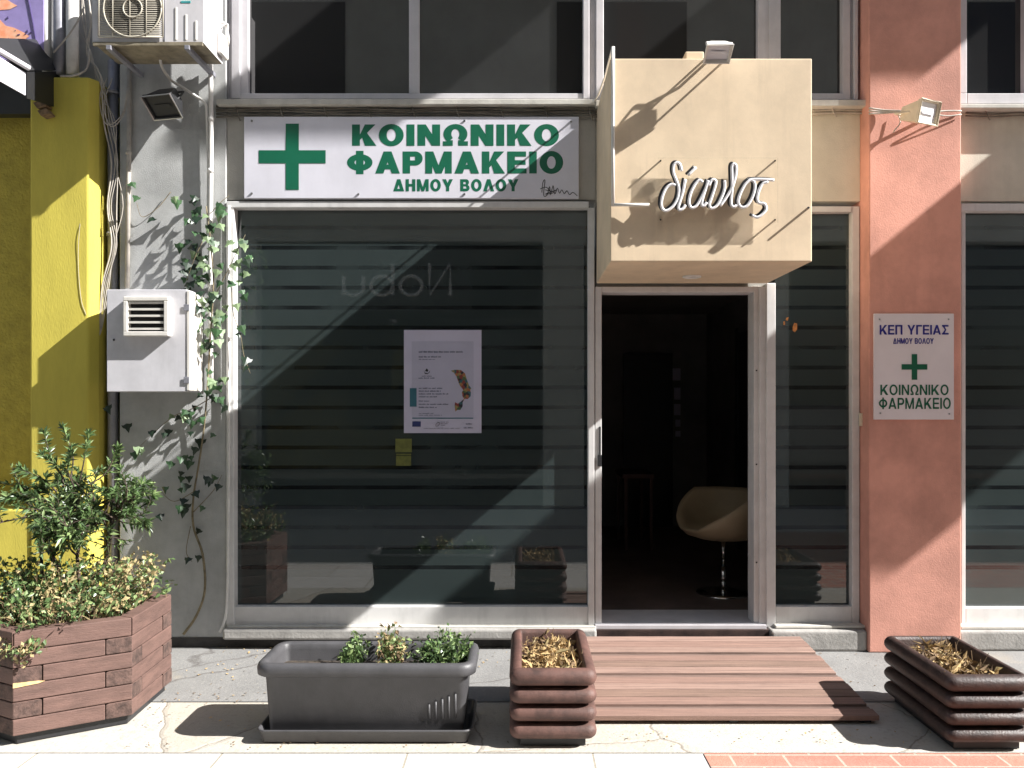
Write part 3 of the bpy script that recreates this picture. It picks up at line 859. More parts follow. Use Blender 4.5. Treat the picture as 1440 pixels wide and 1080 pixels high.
# ------------------------------------------------------------------ floodlights
def floodlight(name, label, px, py, y, wdt, hgt, dep, tilt, yaw, body, lens, mount, arms=(), group='wall floodlights'):
    """housing: flared trough with a lens inside, on a fork arm to the wall"""
    o = thing(name, Wp(px, py, y), label, 'lamp', group)
    c = Wp(px, py, y)
    Mx = Matrix.Translation(c) @ Matrix.Rotation(yaw, 4, 'Z') @ Matrix.Rotation(tilt, 4, 'X')
    hw, hh = wdt / 2, hgt / 2
    def ring(s, yy): return [Mx @ Vector(q) for q in ((-hw * s, yy, -hh * s), (hw * s, yy, -hh * s), (hw * s, yy, hh * s), (-hw * s, yy, hh * s))]
    mb = MB()
    rows = [ring(.55, dep), ring(.62, dep), ring(.98, .02), ring(1.06, .018), ring(1.06, -.004), ring(.94, -.006), ring(.88, .012)]
    mb.grid(rows, 0, True)
    mb.face(ring(.55, dep)[::-1])
    hz = mb.build('housing', body, o, bevel=.003)
    mb = MB(); mb.face(ring(.90, .010)); mb.face([Mx @ Vector(q) for q in ((-hw * .6, .004, -hh * .18), (hw * .6, .004, -hh * .18), (hw * .6, .004, hh * .18), (-hw * .6, .004, hh * .18))])
    mb.build('lens', lens, o)
    mb = MB(); q4 = ring(1.07, -.006); mb.tube(q4 + [q4[0]], .0055, 5); mb.build('rim', M['bolt'] if body is M['black'] else body, o)
    mb = MB()
    for sx in (-1, 1):
        mb.tube([Mx @ Vector((sx * hw * .8, dep * .5, 0)), Mx @ Vector((sx * hw * .8, dep + .03, 0))], .006, 6)
    mb.tube([Mx @ Vector((-hw * .8, dep + .03, 0)), Mx @ Vector((hw * .8, dep + .03, 0))], .006, 6)
    mb.tube([Mx @ Vector((0, dep + .03, 0))] + [Vector(q) for q in mount], .008, 7)
    for a2 in arms: mb.tube([Vector(q) for q in a2], .006, 6)
    mb.build('bracket', body, o)
    return o

floodlight('floodlight', 'black floodlight on the grey wall under the air conditioner', 228, 150, -.22, .19, .15, .13, R(50), R(-14), M['black'], M['black_plastic'], [Wp(222, 140, -.062)])
ya = CYF - .15
fl = floodlight('floodlight', 'white floodlight on arms above the top edge of the cream canopy', 1010, 75, ya, .125, .10, .06, R(58), R(0), M['white_metal'], M['lens'],
           [Wp(1004, 80, ya + .10), Wp(1000, 78, CYF + .10)], arms=[[Wp(996, 82, ya + .05), Wp(992, 80, CYF + .10)], [Wp(1026, 82, ya + .05), Wp(1021, 80, CYF + .10)]])
floodlight('floodlight', 'white square floodlight fixed high on the pink pillar', 1306, 158, PY - .24, .155, .125, .16, R(12), R(26), M['lamp_cream'], M['lens'], [Wp(1292, 172, PY + .001)])

# small weathered lamp on the yellow pilaster
jb = thing('bulkhead_lamp', Wp(58, 165, YP), 'small weathered brown lamp on the top of the yellow pilaster', 'lamp')
m = MB()
for k, (a, c, s) in enumerate(((57, 147, 11), (62, 158, 10))):
    q = [Wp(a + s * math.cos(t), c + s * .62 * math.sin(t), YP - .06) for t in (R(20), R(110), R(200), R(290))]
    m.fprism([(p.x, p.z) for p in q], YP - .07, YP - .001)
m.build('body', mat('rusty_brown', (.22, .14, .075), .8, .3, 30), jb, bevel=.006)

# ------------------------------------------------------------------ air conditioner
AF, AB = -.47, -.16
ac = thing('air_conditioner', (wx(208, AF), AB, wz(60, AF)), 'white air conditioner outdoor unit bracketed high on the grey wall', 'air conditioner')
m = MB()
cxp, cyp, cr_ = 188, 13, 41
x0, x1, zb, zt = wx(130, AF), wx(286, AF), wz(60, AF), wz(-72, AF)
cc = Wp(cxp, cyp, AF); rr = cr_ * (D + AF) / F
xm = wx(231, AF)
# casing with a round opening: ring of quads from the circle to the rectangle
N = 48
ring_o, ring_i = [], []
for k in range(N):
    a = 2 * math.pi * k / N
    dx, dz = math.cos(a), math.sin(a)
    t = min(((x1 - cc.x) / dx if dx > 1e-6 else 1e9), ((x0 - cc.x) / dx if dx < -1e-6 else 1e9), ((zt - cc.z) / dz if dz > 1e-6 else 1e9), ((zb - cc.z) / dz if dz < -1e-6 else 1e9))
    ring_o.append(Vector((cc.x + dx * t, AF, cc.z + dz * t)))
    ring_i.append(Vector((cc.x + dx * rr, AF, cc.z + dz * rr)))
m.grid([ring_o, ring_i, [p + Vector((0, .05, 0)) for p in ring_i]], 0, True)
for cn in ((x1, zt), (x1, zb), (x0, zt), (x0, zb)):       # corners the fan misses
    cands = sorted(ring_o, key=lambda p: (p.x - cn[0]) ** 2 + (p.z - cn[1]) ** 2)
    a_ = [p for p in cands if abs(p.x - cn[0]) < 1e-5][:1]; b_ = [p for p in cands if abs(p.z - cn[1]) < 1e-5][:1]
    if a_ and b_: m.face([a_[0], Vector((cn[0], AF, cn[1])), b_[0]])
m.face([(x1, AF, zb), (x1, AB, zb), (x1, AB, zt), (x1, AF, zt)])
m.face([(x0, AF, zt), (x0, AB, zt), (x0, AB, zb), (x0, AF, zb)])
m.face([(x0, AF, zt), (x1, AF, zt), (x1, AB, zt), (x0, AB, zt)])
m.face([(x0, AB, zb), (x0, AB, zt), (x1, AB, zt), (x1, AB, zb)])
m.face([Vector((cc.x + rr * math.cos(-2 * math.pi * k / N), AF + .05, cc.z + rr * math.sin(-2 * math.pi * k / N))) for k in range(N)], 1)
m.build('casing', [mat('ac_white', (.66, .64, .66), .45, .05, 6, stain=.15), mat('ac_dark', (.11, .10, .095), .8)], ac)
m = MB(); m.face([(x0, AF, zb), (x0, AB, zb), (x1, AB, zb), (x1, AF, zb)][::1]); m.box(x0 + .005, x1 - .004, AF - .006, AF + .01, zb - .018, zb + .002); m.build('base_tray', mat('ac_tray', (.28, .24, .17), .7, .25, 10, stain=.3), ac)
gm = MB()
z = wz(51, AF)
while z < zt - .02:
    gm.tube([(wx(139, AF), AF - .012, z), (wx(229, AF), AF - .012, z)], .0022, 4); z += .0125
for px in (160, 184, 207): gm.tube([(wx(px, AF), AF - .014, wz(52, AF)), (wx(px, AF), AF - .014, zt - .02)], .0035, 5)
for r_ in (rr * .99, rr * .32):
    gm.tube([(cc.x + r_ * math.cos(a * math.pi / 20), AF - .016, cc.z + r_ * math.sin(a * math.pi / 20)) for a in range(41)], .0045, 5)
for (a, c, e, f_) in ((139, 52, 229, 52), (139, 52, 139, -60), (229, 52, 229, -60)): gm.tube([Wp(a, c, AF - .012), Wp(e, f_, AF - .012)], .005, 5)
gm.build('fan_grille', mat('ac_grille', (.50, .46, .38), .6, .1, 8), ac, smooth=True)
fb = MB()
for k in range(3):
    a = R(120 * k + 35)
    u, v = Vector((math.cos(a), 0, math.sin(a))), Vector((-math.sin(a), 0, math.cos(a)))
    c0 = cc + Vector((0, .03, 0))
    fb.face([c0 + u * rr * .2 - v * .03, c0 + u * rr * .9 - v * .07 + Vector((0, .012, 0)), c0 + u * rr * .9 + v * .07 - Vector((0, .012, 0)), c0 + u * rr * .2 + v * .03])
fb.build('fan_blade', mat('ac_fan', (.16, .15, .14), .6), ac)
m = MB()
for (px, t) in ((247.5, 10), (261.5, 20), (275.5, 29)):
    m.pbox(px - 1.6, px + 1.2, t, 56, AF - .0035, AF + .001)
m.build('panel_rib', M['white_metal'], ac, bevel=.002)
m = MB(); m.pbox(230, 232, -72, 58, AF - .002, AF + .001); m.build('panel_seam', M['steel'], ac)
m = MB(); m.pbox(254, 268, 1.2, 4.2, AF - .002, AF + .001); m.build('badge', mat('teal_badge', (.05, .35, .36), .5), ac, bevel=.002)
for px in (152, 262):
    m = MB(); m.box(wx(px, AF) - .006, wx(px, AF) + .022, AF - .015, -.062, zb - .045, zb - .019); m.build('wall_bracket', M['steel'], ac, bevel=.002)
m = MB(); m.box(x1 + .0005, x1 + .03, -.26, -.13, zb + .03, zb + .16); m.build('valve_cover', M['white_metal'], ac, bevel=.01)
m = MB()
for k in range(3):
    m.tube(spline([Wp(305, 24 + 9 * k, -.2), Wp(316 + 2 * k, 34, -.18), Wp(322 - 2 * k, 55, -.16), Wp(318, 66, -.14), Wp(309, 50 + 6 * k, -.14), Wp(304, 80, -.12)], 5), .0055, 6)
m.build('refrigerant_line', M['pipe_white'], ac, smooth=True)

# ------------------------------------------------------------------ vent box
VF = -.30
vb = thing('vent_box', (wx(207, VF), VF / 2, wz(550, VF)), 'light grey metal box with a louvred vent on the grey wall beside the ivy', 'vent box')
m = MB(); m.box(wx(150, VF), wx(263, VF), VF, -.0605, wz(551, VF), wz(407, VF)); m.build('casing', mat('vent_box_paint', (.60, .59, .62), .4, .07, 5, stain=.28), vb, bevel=.004)
m = MB(); m.box(wx(263, VF) + .0005, wx(267, VF), VF - .004, -.10, wz(549, VF), wz(409, VF)); m.build('door_edge', M['white_metal'], vb, bevel=.002)
m = MB()
vy = VF - .05
for q in ((173, 236.5, 417, 423), (173, 236.5, 466, 472.5), (173, 179, 423, 466), (230, 236.5, 423, 466)): m.pbox(*q, vy, VF + .001)
vf = m.build('vent_frame', M['white_metal'], vb, bevel=.004)
m = MB(); m.pbox(179, 230, 423, 466, VF - .004, VF - .001); m.build('vent_hole', M['black_plastic'], vf)
for k in range(5):
    py = 425.5 + 9.2 * k
    m = MB()
    a, c = Wp(179, py, vy + .008), Wp(230, py, vy + .008)
    m.fprism([(0, 0)] * 0 or [(a.x, a.z - .006), (c.x, a.z - .006), (c.x, a.z + .006), (a.x, a.z + .006)], vy + .008, vy + .03)
    m.build('louvre', M['white_metal'], vf)
for py in (428, 530):
    m = MB(); m.pbox(258, 266, py, py + 9, VF - .008, VF - .0045); m.build('hinge', M['steel'], vb, bevel=.002)
m = MB(); m.tube([Wp(160, 478, VF), Wp(160, 478, VF - .006)], .006, 10); m.build('lock', M['black'], vb)

# ------------------------------------------------------------------ pipes and cables
def pipe(name, pts, r, m_, label, cat='pipe', clamps=(), group=None, seg=12):
    mb = MB(); mb.tube(pts, r, seg)
    if clamps:
        for i, p in enumerate(clamps):
            mb.tube([Vector(p) + Vector((0, 0, -.012)), Vector(p) + Vector((0, 0, .012))], r * 1.25, seg)
    return tag(mb.build(name, m_, smooth=True), label, cat, group)

pipe('downpipe', [Wp(159, 86, -.02), Wp(159, 400, -.02), Wp(159, 890, -.02)], .032, M['steel'], 'grey metal downpipe in the gap beside the yellow pilaster', clamps=[Wp(159, 130, -.02), Wp(159, 330, -.02)])
pipe('conduit', [Wp(182, 92, -.08), Wp(181, 250, -.08), Wp(179, 405, -.08)], .014, M['cable'], 'thin beige conduit running up the wall left of the black floodlight', clamps=[Wp(181, 215, -.08)])
pipe('drain_pipe', spline([Wp(296, 86, -.10), Wp(297, 180, -.10), Wp(296, 300, -.095), Wp(296, 420, -.09), Wp(297, 540, -.09)], 4), .0145, M['pipe_white'], 'white plastic pipe running down the wall from the air conditioner', clamps=[Wp(297, 168, -.10), Wp(296, 240, -.1), Wp(296, 400, -.09)])
pipe('drain_hose', spline([Wp(225, 70, -.25), Wp(227, 92, -.2), Wp(240, 112, -.13), Wp(257, 123, -.11), Wp(275, 135, -.11), Wp(288, 145, -.11), Wp(291, 165, -.10), Wp(293, 240, -.09), Wp(292, 330, -.09)], 5), .0085, M['pipe_white'], 'bent white drain hose curving under the air conditioner', 'hose')
pipe('conduit', spline([Wp(322, 289, -.085), Wp(321, 420, -.085), Wp(322, 600, -.085), Wp(321, 760, -.085), Wp(319, 850, -.085), Wp(315, 875, -.09), Wp(309, 889, -.10)], 4), .0085, M['pipe_white'], 'thin white conduit along the left edge of the big shop window')
for q, (a, r_, mm, lb) in enumerate(((66, .026, 'pipe_white', 'white downpipe nearest the purple picture above the yellow pilaster'), (84, .036, 'steel', 'broad dark grey downpipe between two pale ones above the yellow pilaster'), (102, .038, 'pipe_white', 'pale downpipe beside the loose cables above the yellow pilaster'))):
    pipe('downpipe', [Wp(a, 107, -.10), Wp(a, 40, -.10), Wp(a, -160, -.10)], r_, M[mm], lb)
m = MB()
for k in range(5):
    jx = rnd.uniform(-9, 9)
    tp = rnd.uniform(108, 128)
    pts = [Wp(tp, -20, -.09), Wp(tp - 2 + jx, 30, -.09), Wp(122 + k * 1.6, 75, -.09), Wp(134 + k * 2 + jx, 105 + 6 * k, -.09), Wp(146 + k * 4, 170, -.09),
           Wp(150 + k * 4 + jx, 230, -.09), Wp(158 + k * 3 - jx, 290, -.09), Wp(150 + k * 3.2 + jx, 345, -.09), Wp(144 + k * 2.4, 400, -.09), Wp(139 + k * 1.2, 460, -.09), Wp(134 + k, 475, -.09)]
    m.tube(spline(pts, 5), rnd.uniform(.0025, .005), 6)
for k in range(2):
    m.tube(spline([Wp(150 + 8 * k, 110, -.09), Wp(140 + 6 * k, 140 + 8 * k, -.09), Wp(150 + 7 * k, 175 + 3 * k, -.09), Wp(172 + 2 * k, 160, -.09), Wp(180, 120 + 5 * k, -.09)], 6), .0035, 5)
tag(m.build('cable_bundle', M['cable'], smooth=True), 'tangle of pale loose cables hanging beside the yellow pilaster', 'cables')
m = MB()
m.tube(spline([Wp(85, 107, -.21), Wp(105, 106, -.21), Wp(122, 96, -.19), Wp(126, 70, -.17)], 5), .006, 6)
m.tube(spline([Wp(75, 74, -.16), Wp(92, 55, -.16), Wp(108, 32, -.17), Wp(118, 10, -.17)], 5), .0055, 6)
tag(m.build('cable', M['cable'], smooth=True), 'two grey cables curling over the top of the yellow pilaster', 'cable')
def hbundle(label, xa_, xb_, y0, n, mm, depth):
    mb = MB()
    for k in range(n):
        pts = []
        x = xa_
        while x <= xb_:
            pts.append(Wp(x, y0 + k * 3.6 + rnd.uniform(-1.2, 1.2), depth - rnd.uniform(0, .012)))
            x += 38
        pts.append(Wp(xb_, y0 + k * 3.6, depth))
        mb.tube(spline(pts, 3), rnd.uniform(.0045, .0075), 6)
    x = xa_ + 30
    while x < xb_:
        mb.tube(spline([Wp(x - 3, y0 - 3, depth - .01), Wp(x, y0 + n * 1.8, depth - .022), Wp(x + 4, y0 + n * 3.6 + 2, depth - .01)], 3), .004, 5)
        x += 62
    return tag(mb.build('cable_bundle', M[mm], smooth=True), label, 'cables')
hbundle('bundle of dark cables under the left window sill above the green cross sign', 304, 838, 150, 5, 'cable_dark', -.065)
hbundle('beige cables under the short sill between the canopy and the pink pillar', 1142, 1222, 152, 3, 'cable', -.062)
m = MB()
for k in range(3):
    m.tube(spline([Wp(1222, 152 + 4 * k, PY - .01), Wp(1245, 155 + 2 * k, PY - .02), Wp(1268, 156 + k, PY - .06), Wp(1284, 158 + 3 * k, PY - .11)], 4), .0055, 6)
m.tube(spline([Wp(1262, 158, PY - .02), Wp(1266, 172, PY - .03), Wp(1259, 182, PY - .03), Wp(1256, 186, PY - .01)], 4), .004, 6)
tag(m.build('lamp_wiring', M['cable'], smooth=True), 'beige wires on the pink pillar left of the white floodlight', 'cable')
m = MB()
m.tube(spline([Wp(1310, 158, PY - .06), Wp(1330, 156, PY - .03), Wp(1352, 156, PY - .012)], 4), .005, 6)
m.tube(spline([Wp(1310, 160, PY - .06), Wp(1332, 163, PY - .03), Wp(1352, 161, PY - .012)], 4), .004, 6)
tag(m.build('lamp_wiring', M['cable'], smooth=True), 'two short wires on the pink pillar right of the white floodlight', 'cable')
hbundle('cables under the sill right of the pink pillar', 1358, 1560, 156, 3, 'cable_dark', -.065)
m = MB(); m.tube(spline([Wp(118, 285, YP + .04), Wp(112, 320, YP - .003), Wp(110, 370, YP - .003), Wp(114, 420, YP - .003), Wp(121, 443, YP - .002)], 5), .0015, 5)
tag(m.build('thin_wire', M['cable'], smooth=True), 'thin loose wire hanging down the sunlit yellow pilaster', 'wire')

# ------------------------------------------------------------------ awning and picture, top left
aw = thing('awning', (wx(20, -.5), -.3, wz(160, -.4)), 'dark awning with a white valance at the upper left corner', 'awning')
m = MB()
va, vb2 = Wp(-40, 91, -.75), Wp(36, 134, -.45)
m.face([va, vb2, Wp(36, 102, -.45), Wp(-40, 57, -.75)])
o = m.build('valance', M['sign_white'], aw); sd = o.modifiers.new('s', 'SOLIDIFY'); sd.thickness = .008
m = MB()
a1, a2 = Wp(-40, 48, -.75), Wp(41, 96, -.45)
m.tube([a1, a2], .016, 8); m.build('front_bar', M['alu'], aw)
m = MB()
m.face([Wp(-40, 52, -.74), Wp(38, 99, -.44), Vector((wx(38, -.44), .045, wz(98, .045))), Vector((wx(-40, -.74), .045, wz(56, .045)))])
m.face([Wp(38, 101, -.44), Wp(38, 138, -.44), Vector((wx(38, -.44), .045, wz(158, .045))), Vector((wx(38, -.44), .045, wz(100, .045)))])
o = m.build('awning_cloth', M['black'], aw); sd = o.modifiers.new('s', 'SOLIDIFY'); sd.thickness = .006
m = MB(); m.box(-4.2, xa - .01, .0, .079, wz(160, .0), wz(84, 0)); m.build('housing', M['black'], aw)
pc = thing('picture_panel', (wx(20, -.12), -.1, wz(80, -.12)), 'purple picture panel with orange leaf shapes above the dark awning', 'picture')
m = MB(); m.pbox(-120, 61, -180, 84, -.13, -.10); m.build('panel', mat('purple_print', (.33, .27, .55), .4, .12, 4), pc)
om = mat('orange_print', (.80, .30, .16), .4, .25, 14, col2=(.85, .55, .38))
m = MB()
def pp(l): return [(Wp(a, c, -.132).x, Wp(a, c, -.132).z) for a, c in l][::-1]
m.fprism(pp([(-60, 30), (0, 28), (8, 36), (20, 39), (34, 46), (41, 51), (34, 56), (18, 57), (6, 55), (0, 60), (-60, 62)]), -.132, -.1305)
m.fprism(pp([(-60, -10), (4, -4), (14, 2), (24, 8), (14, 13), (0, 14), (-60, 16)]), -.132, -.1305)
m.build('orange_shape', om, pc)
m = MB()
m.tube(spline([Wp(38, -10, -.132), Wp(44, 20, -.132), Wp(49, 48, -.132), Wp(53, 75, -.132)], 4), .004, 5)
for k in range(9):
    a, c = rnd.uniform(6, 56), rnd.uniform(18, 78)
    m.tube([Wp(a, c, -.132), Wp(a + rnd.uniform(-4, 4), c + rnd.uniform(-3, 3), -.132)], .004, 4)
m.build('twig_print', mat('violet_ink', (.06, .04, .14), .5), pc)

# ------------------------------------------------------------------ leaves
def rvec():
    while True:
        v = Vector((rnd.uniform(-1, 1), rnd.uniform(-1, 1), rnd.uniform(-1, 1)))
        if .05 < v.length < 1: return v.normalized()


def leaf(mb, p, d_, L_, W_, mi, fold=.3, droop=.0):
    d_ = d_.normalized()
    s = d_.cross(rvec())
    if s.length < .1: s = d_.cross(Vector((0, 0, 1)))
    s.normalize()
    n = s.cross(d_)
    mid = p + d_ * L_ * .45
    tip = p + d_ * L_ + Vector((0, 0, -droop * L_))
    l = mid + s * W_ / 2 + n * fold * W_ / 2
    r_ = mid - s * W_ / 2 + n * fold * W_ / 2
    mb.face([p, l, tip], mi); mb.face([p, tip, r_], mi)


def shrub_tree():
    base = Vector((-2.30, -1.08, .36))
    o = thing('potted_shrub', base, 'leafy green shrub with bare dark stems standing in the big wooden planter', 'shrub')
    st, lf = MB(), MB()
    c = Vector((-2.28, -1.08, 1.03))
    def grow(p, d_, n, L_, r_, lvl):
        pts = [p]
        q = p
        for k in range(n):
            d_ = (d_ + rvec() * .28 + Vector((0, 0, .06))).normalized()
            q = q + d_ * L_ / n
            pts.append(q)
        e_ = Vector(((q.x - c.x) / .40, (q.y - c.y) / .36, (q.z - c.z) / .26))
        if lvl and e_.length > 1.1 and e_.z < .8: return None, d_
        st.tube(pts, r_, 5, r1=r_ * .5, cap=False)
        return pts, d_
    ends = []
    for k in range(4):
        a = R([150, 100, 60, 30][k])
        p0 = base + Vector((rnd.uniform(-.03, .05), rnd.uniform(-.04, .04), 0))
        pts, d1 = grow(p0, Vector((math.cos(a) * .50, rnd.uniform(-.25, .25), 1)), 6, rnd.uniform(.60, .70), .013, 0)
        for j in range(16):
            s = pts[rnd.choice((4, 5, 6, 6))]
            dd = (Vector((rnd.uniform(-1, 1), rnd.uniform(-.8, .8), rnd.uniform(-.15, .55)))).normalized()
            p2, d2 = grow(s, dd, 4, rnd.uniform(.12, .27), .006, 1)
            if p2 is None: continue
            ends.append((p2, d2))
            for i in range(4):
                p3, d3 = grow(p2[rnd.choice((2, 3, 4))], (dd + rvec() * 1.0), 3, rnd.uniform(.08, .17), .003, 2)
                if p3: ends.append((p3, d3))
    for tx, tz in ((62, 610), (88, 602), (124, 612), (165, 632), (30, 660), (205, 735), (100, 640), (60, 640), (10, 700)):
        tip = Wp(tx, tz, -1.08 + rnd.uniform(-.1, .1))
        s = c + (tip - c) * .35
        pts = spline([s, s + (tip - s) * .5 + rvec() * .03, tip], 4)
        st.tube(pts, .0045, 5, r1=.002, cap=False)
        ends.append((pts, (tip - s).normalized())); ends.append((pts[3:], (tip - s).normalized())); ends.append((pts[2:], (tip - s).normalized()))
    for pts, d_ in ends:
        for k in range(26):
            i = rnd.randrange(max(1, len(pts) // 3), len(pts))
            p = pts[i] if i >= len(pts) - 1 else pts[i].lerp(pts[i + 1], rnd.random())
            ev = Vector(((p.x - c.x) / .40, (p.y - c.y) / .36, (p.z - c.z) / .26))
            if ev.length > 1.0 and ev.z < .75 and rnd.random() < .9: continue
            dd = (d_ * .8 + rvec() * .8)
            u = rnd.random()
            lf_ = .045 * rnd.uniform(.6, 1.35)
            leaf(lf, p, dd, lf_, lf_ * rnd.uniform(.19, .30), 0 if u < .5 else (1 if u < .74 else 2), .3, .15)
    st.build('stem', M['bark'], o, smooth=True)
    lf.build('foliage', [M['leaf'], M['leaf_light'], M['leaf_dark']], o)
    # the lower bushy plant
    base2 = Vector((-2.38, -1.12, .36))
    o2 = thing('bushy_plant', base2, 'low bushy plant with drying yellowish leaves spilling over the big wooden planter', 'plant')
    st, lf = MB(), MB()
    for k in range(250):
        a, r_ = rnd.uniform(0, 2 * math.pi), math.sqrt(rnd.random()) * .36
        p0 = Vector((-2.37 + r_ * math.cos(a), -1.10 + r_ * math.sin(a) * .9, .40))
        dry = 1 if (p0.x > -2.36 and rnd.random() < .55) else 0
        h = rnd.uniform(.12, .29) * (1.15 - r_ * 1.1) + .07
        out = Vector((math.cos(a) * r_ * .5, math.sin(a) * r_ * .5, 0))
        pts = spline([p0, p0 + out * .5 + Vector((0, 0, h * .7)) + rvec() * .02, p0 + out * 1.1 + Vector((0, 0, h)) + rvec() * .03], 4)
        st.tube(pts, .0025, 4, r1=.0012, cap=False)
        for j in range(24):
            p = pts[rnd.randrange(2, len(pts))] + rvec() * .022
            u = rnd.random()
            mi = (3 if u < .55 else (1 if u < .85 else 0)) if dry else (0 if u < .45 else (1 if u < .70 else (2 if u < .92 else 3)))
            l_ = rnd.uniform(.014, .040)
            leaf(lf, p, rvec() + Vector((0, -.2, .1)), l_, l_ * .6, mi, .3, .2)
    for k in range(16):                                      # runners hanging over the front edge on the left
        p0 = Vector((-2.20 + rnd.uniform(-.16, .08), -1.50 + rnd.uniform(-.03, .03), .50))
        p0 = Vector((rnd.uniform(-2.36, -2.16), -1.56 + rnd.uniform(-.02, .05), .46))
        pts = [p0, p0 + Vector((rnd.uniform(-.03, .03), -.03, -.02)), p0 + Vector((rnd.uniform(-.05, .05), -.045, -rnd.uniform(.02, .09)))]
        st.tube([p0 + Vector((0, .15, -.03))] + pts, .002, 4)
        for j in range(14):
            l_ = rnd.uniform(.018, .03)
            leaf(lf, pts[rnd.randrange(0, 3)] + rvec() * .02, rvec(), l_, l_ * .65, rnd.choice((3, 3, 1, 0)), .3)
    st.build('stem', M['straw_dark'], o2)
    lf.build('foliage', [M['leaf'], M['leaf_light'], M['leaf_dark'], M['leaf_dry']], o2)
shrub_tree()

# ------------------------------------------------------------------ big wooden planter
def hex_planter():
    Rr = .49
    A = Vector((-2.291, -1.585))
    ang = [R(32 + 60 * k) for k in range(6)]
    pts = [A]
    for k in range(5): pts.append(pts[-1] + Vector((math.cos(ang[k]), math.sin(ang[k]))) * Rr)
    ctr = sum(pts, Vector((0, 0))) / 6
    o = thing('wooden_planter', (ctr.x, ctr.y, 0), 'big six sided planter of weathered reddish timber planks by the yellow wall', 'planter')
    wl, tk = .115, .055
    body = MB()
    rows, z0, hgt = 6, .045, .0765
    chip = None
    for r_ in range(rows):
        za, zb_ = z0 + r_ * hgt, z0 + (r_ + 1) * hgt - .004
        for k in range(6):
            a, b_ = pts[k], pts[(k + 1) % 6]
            u = (b_ - a).normalized(); n = Vector((-u.y, u.x))
            up_ = (pts[k] - pts[(k - 1) % 6]).normalized(); un = (pts[(k + 2) % 6] - b_).normalized()
            npv = Vector((-up_.y, up_.x)); nn = Vector((-un.y, un.x))
            js = rnd.uniform(-.003, .003)
            top = (r_ == rows - 1)
            if top:                      # mitred cap row
                P = [a, b_, b_ + (n + nn).normalized() * tk * 1.9 / 1.0 * .85, a + (n + npv).normalized() * tk * 1.9 * .85]
                P[0] = a + u * .003; P[1] = b_ - u * .003
                body.prism([(p.x, p.y) for p in P], za, zb_ + .012)
            elif r_ % 2 == 0:            # this plank owns its first corner
                P = [a, b_ - u * (wl + .002), b_ - u * (wl + .002) + n * tk, a + (n + npv).normalized() * tk * 1.15, a - up_ * wl]
                P = [p + n * js for p in P[:4]] + [P[4]]
                body.prism([(p.x, p.y) for p in P], za, zb_, 0, side=[0, 0, 0, 0, 1])
            else:                        # owns its last corner
                P = [a + u * (wl + .002), b_, b_ + un * wl, b_ + (n + nn).normalized() * tk * 1.15, a + u * (wl + .002) + n * tk]
                body.prism([(p.x, p.y) for p in P], za, zb_, 0, side=[0, 1, 0, 0, 0])
    bo = body.build('planks', [M['plank'], M['endgrain']], o, bevel=.004)
    s = MB(); s.prism([(ctr.x + (p.x - ctr.x) * .86, ctr.y + (p.y - ctr.y) * .86) for p in pts], .05, .40); s.build('soil', M['soil'], o)
    s = MB(); s.prism([(ctr.x + (p.x - ctr.x) * .93, ctr.y + (p.y - ctr.y) * .93) for p in pts], .0, .048); s.build('base', M['black'], o)
    c0 = Vector((pts[0].x, pts[0].y, z0 + 3 * hgt - .012)); u = Vector((math.cos(ang[0]), math.sin(ang[0]), 0))
    s = MB()
    n3 = Vector((u.y, -u.x, 0)) * .004
    s.face([c0 + n3, c0 + u * .10 + n3 + Vector((0, 0, .006)), c0 + u * .125 + n3 + Vector((0, 0, .012)), c0 + u * .10 + n3 + Vector((0, 0, .017)), c0 + n3 + Vector((0, 0, .022))])
    q = s.build('split_wood', mat('fresh_split_wood', (.66, .46, .22), .8, .2, 40), o); sd = q.modifiers.new('s', 'SOLIDIFY'); sd.thickness = .006
hex_planter()

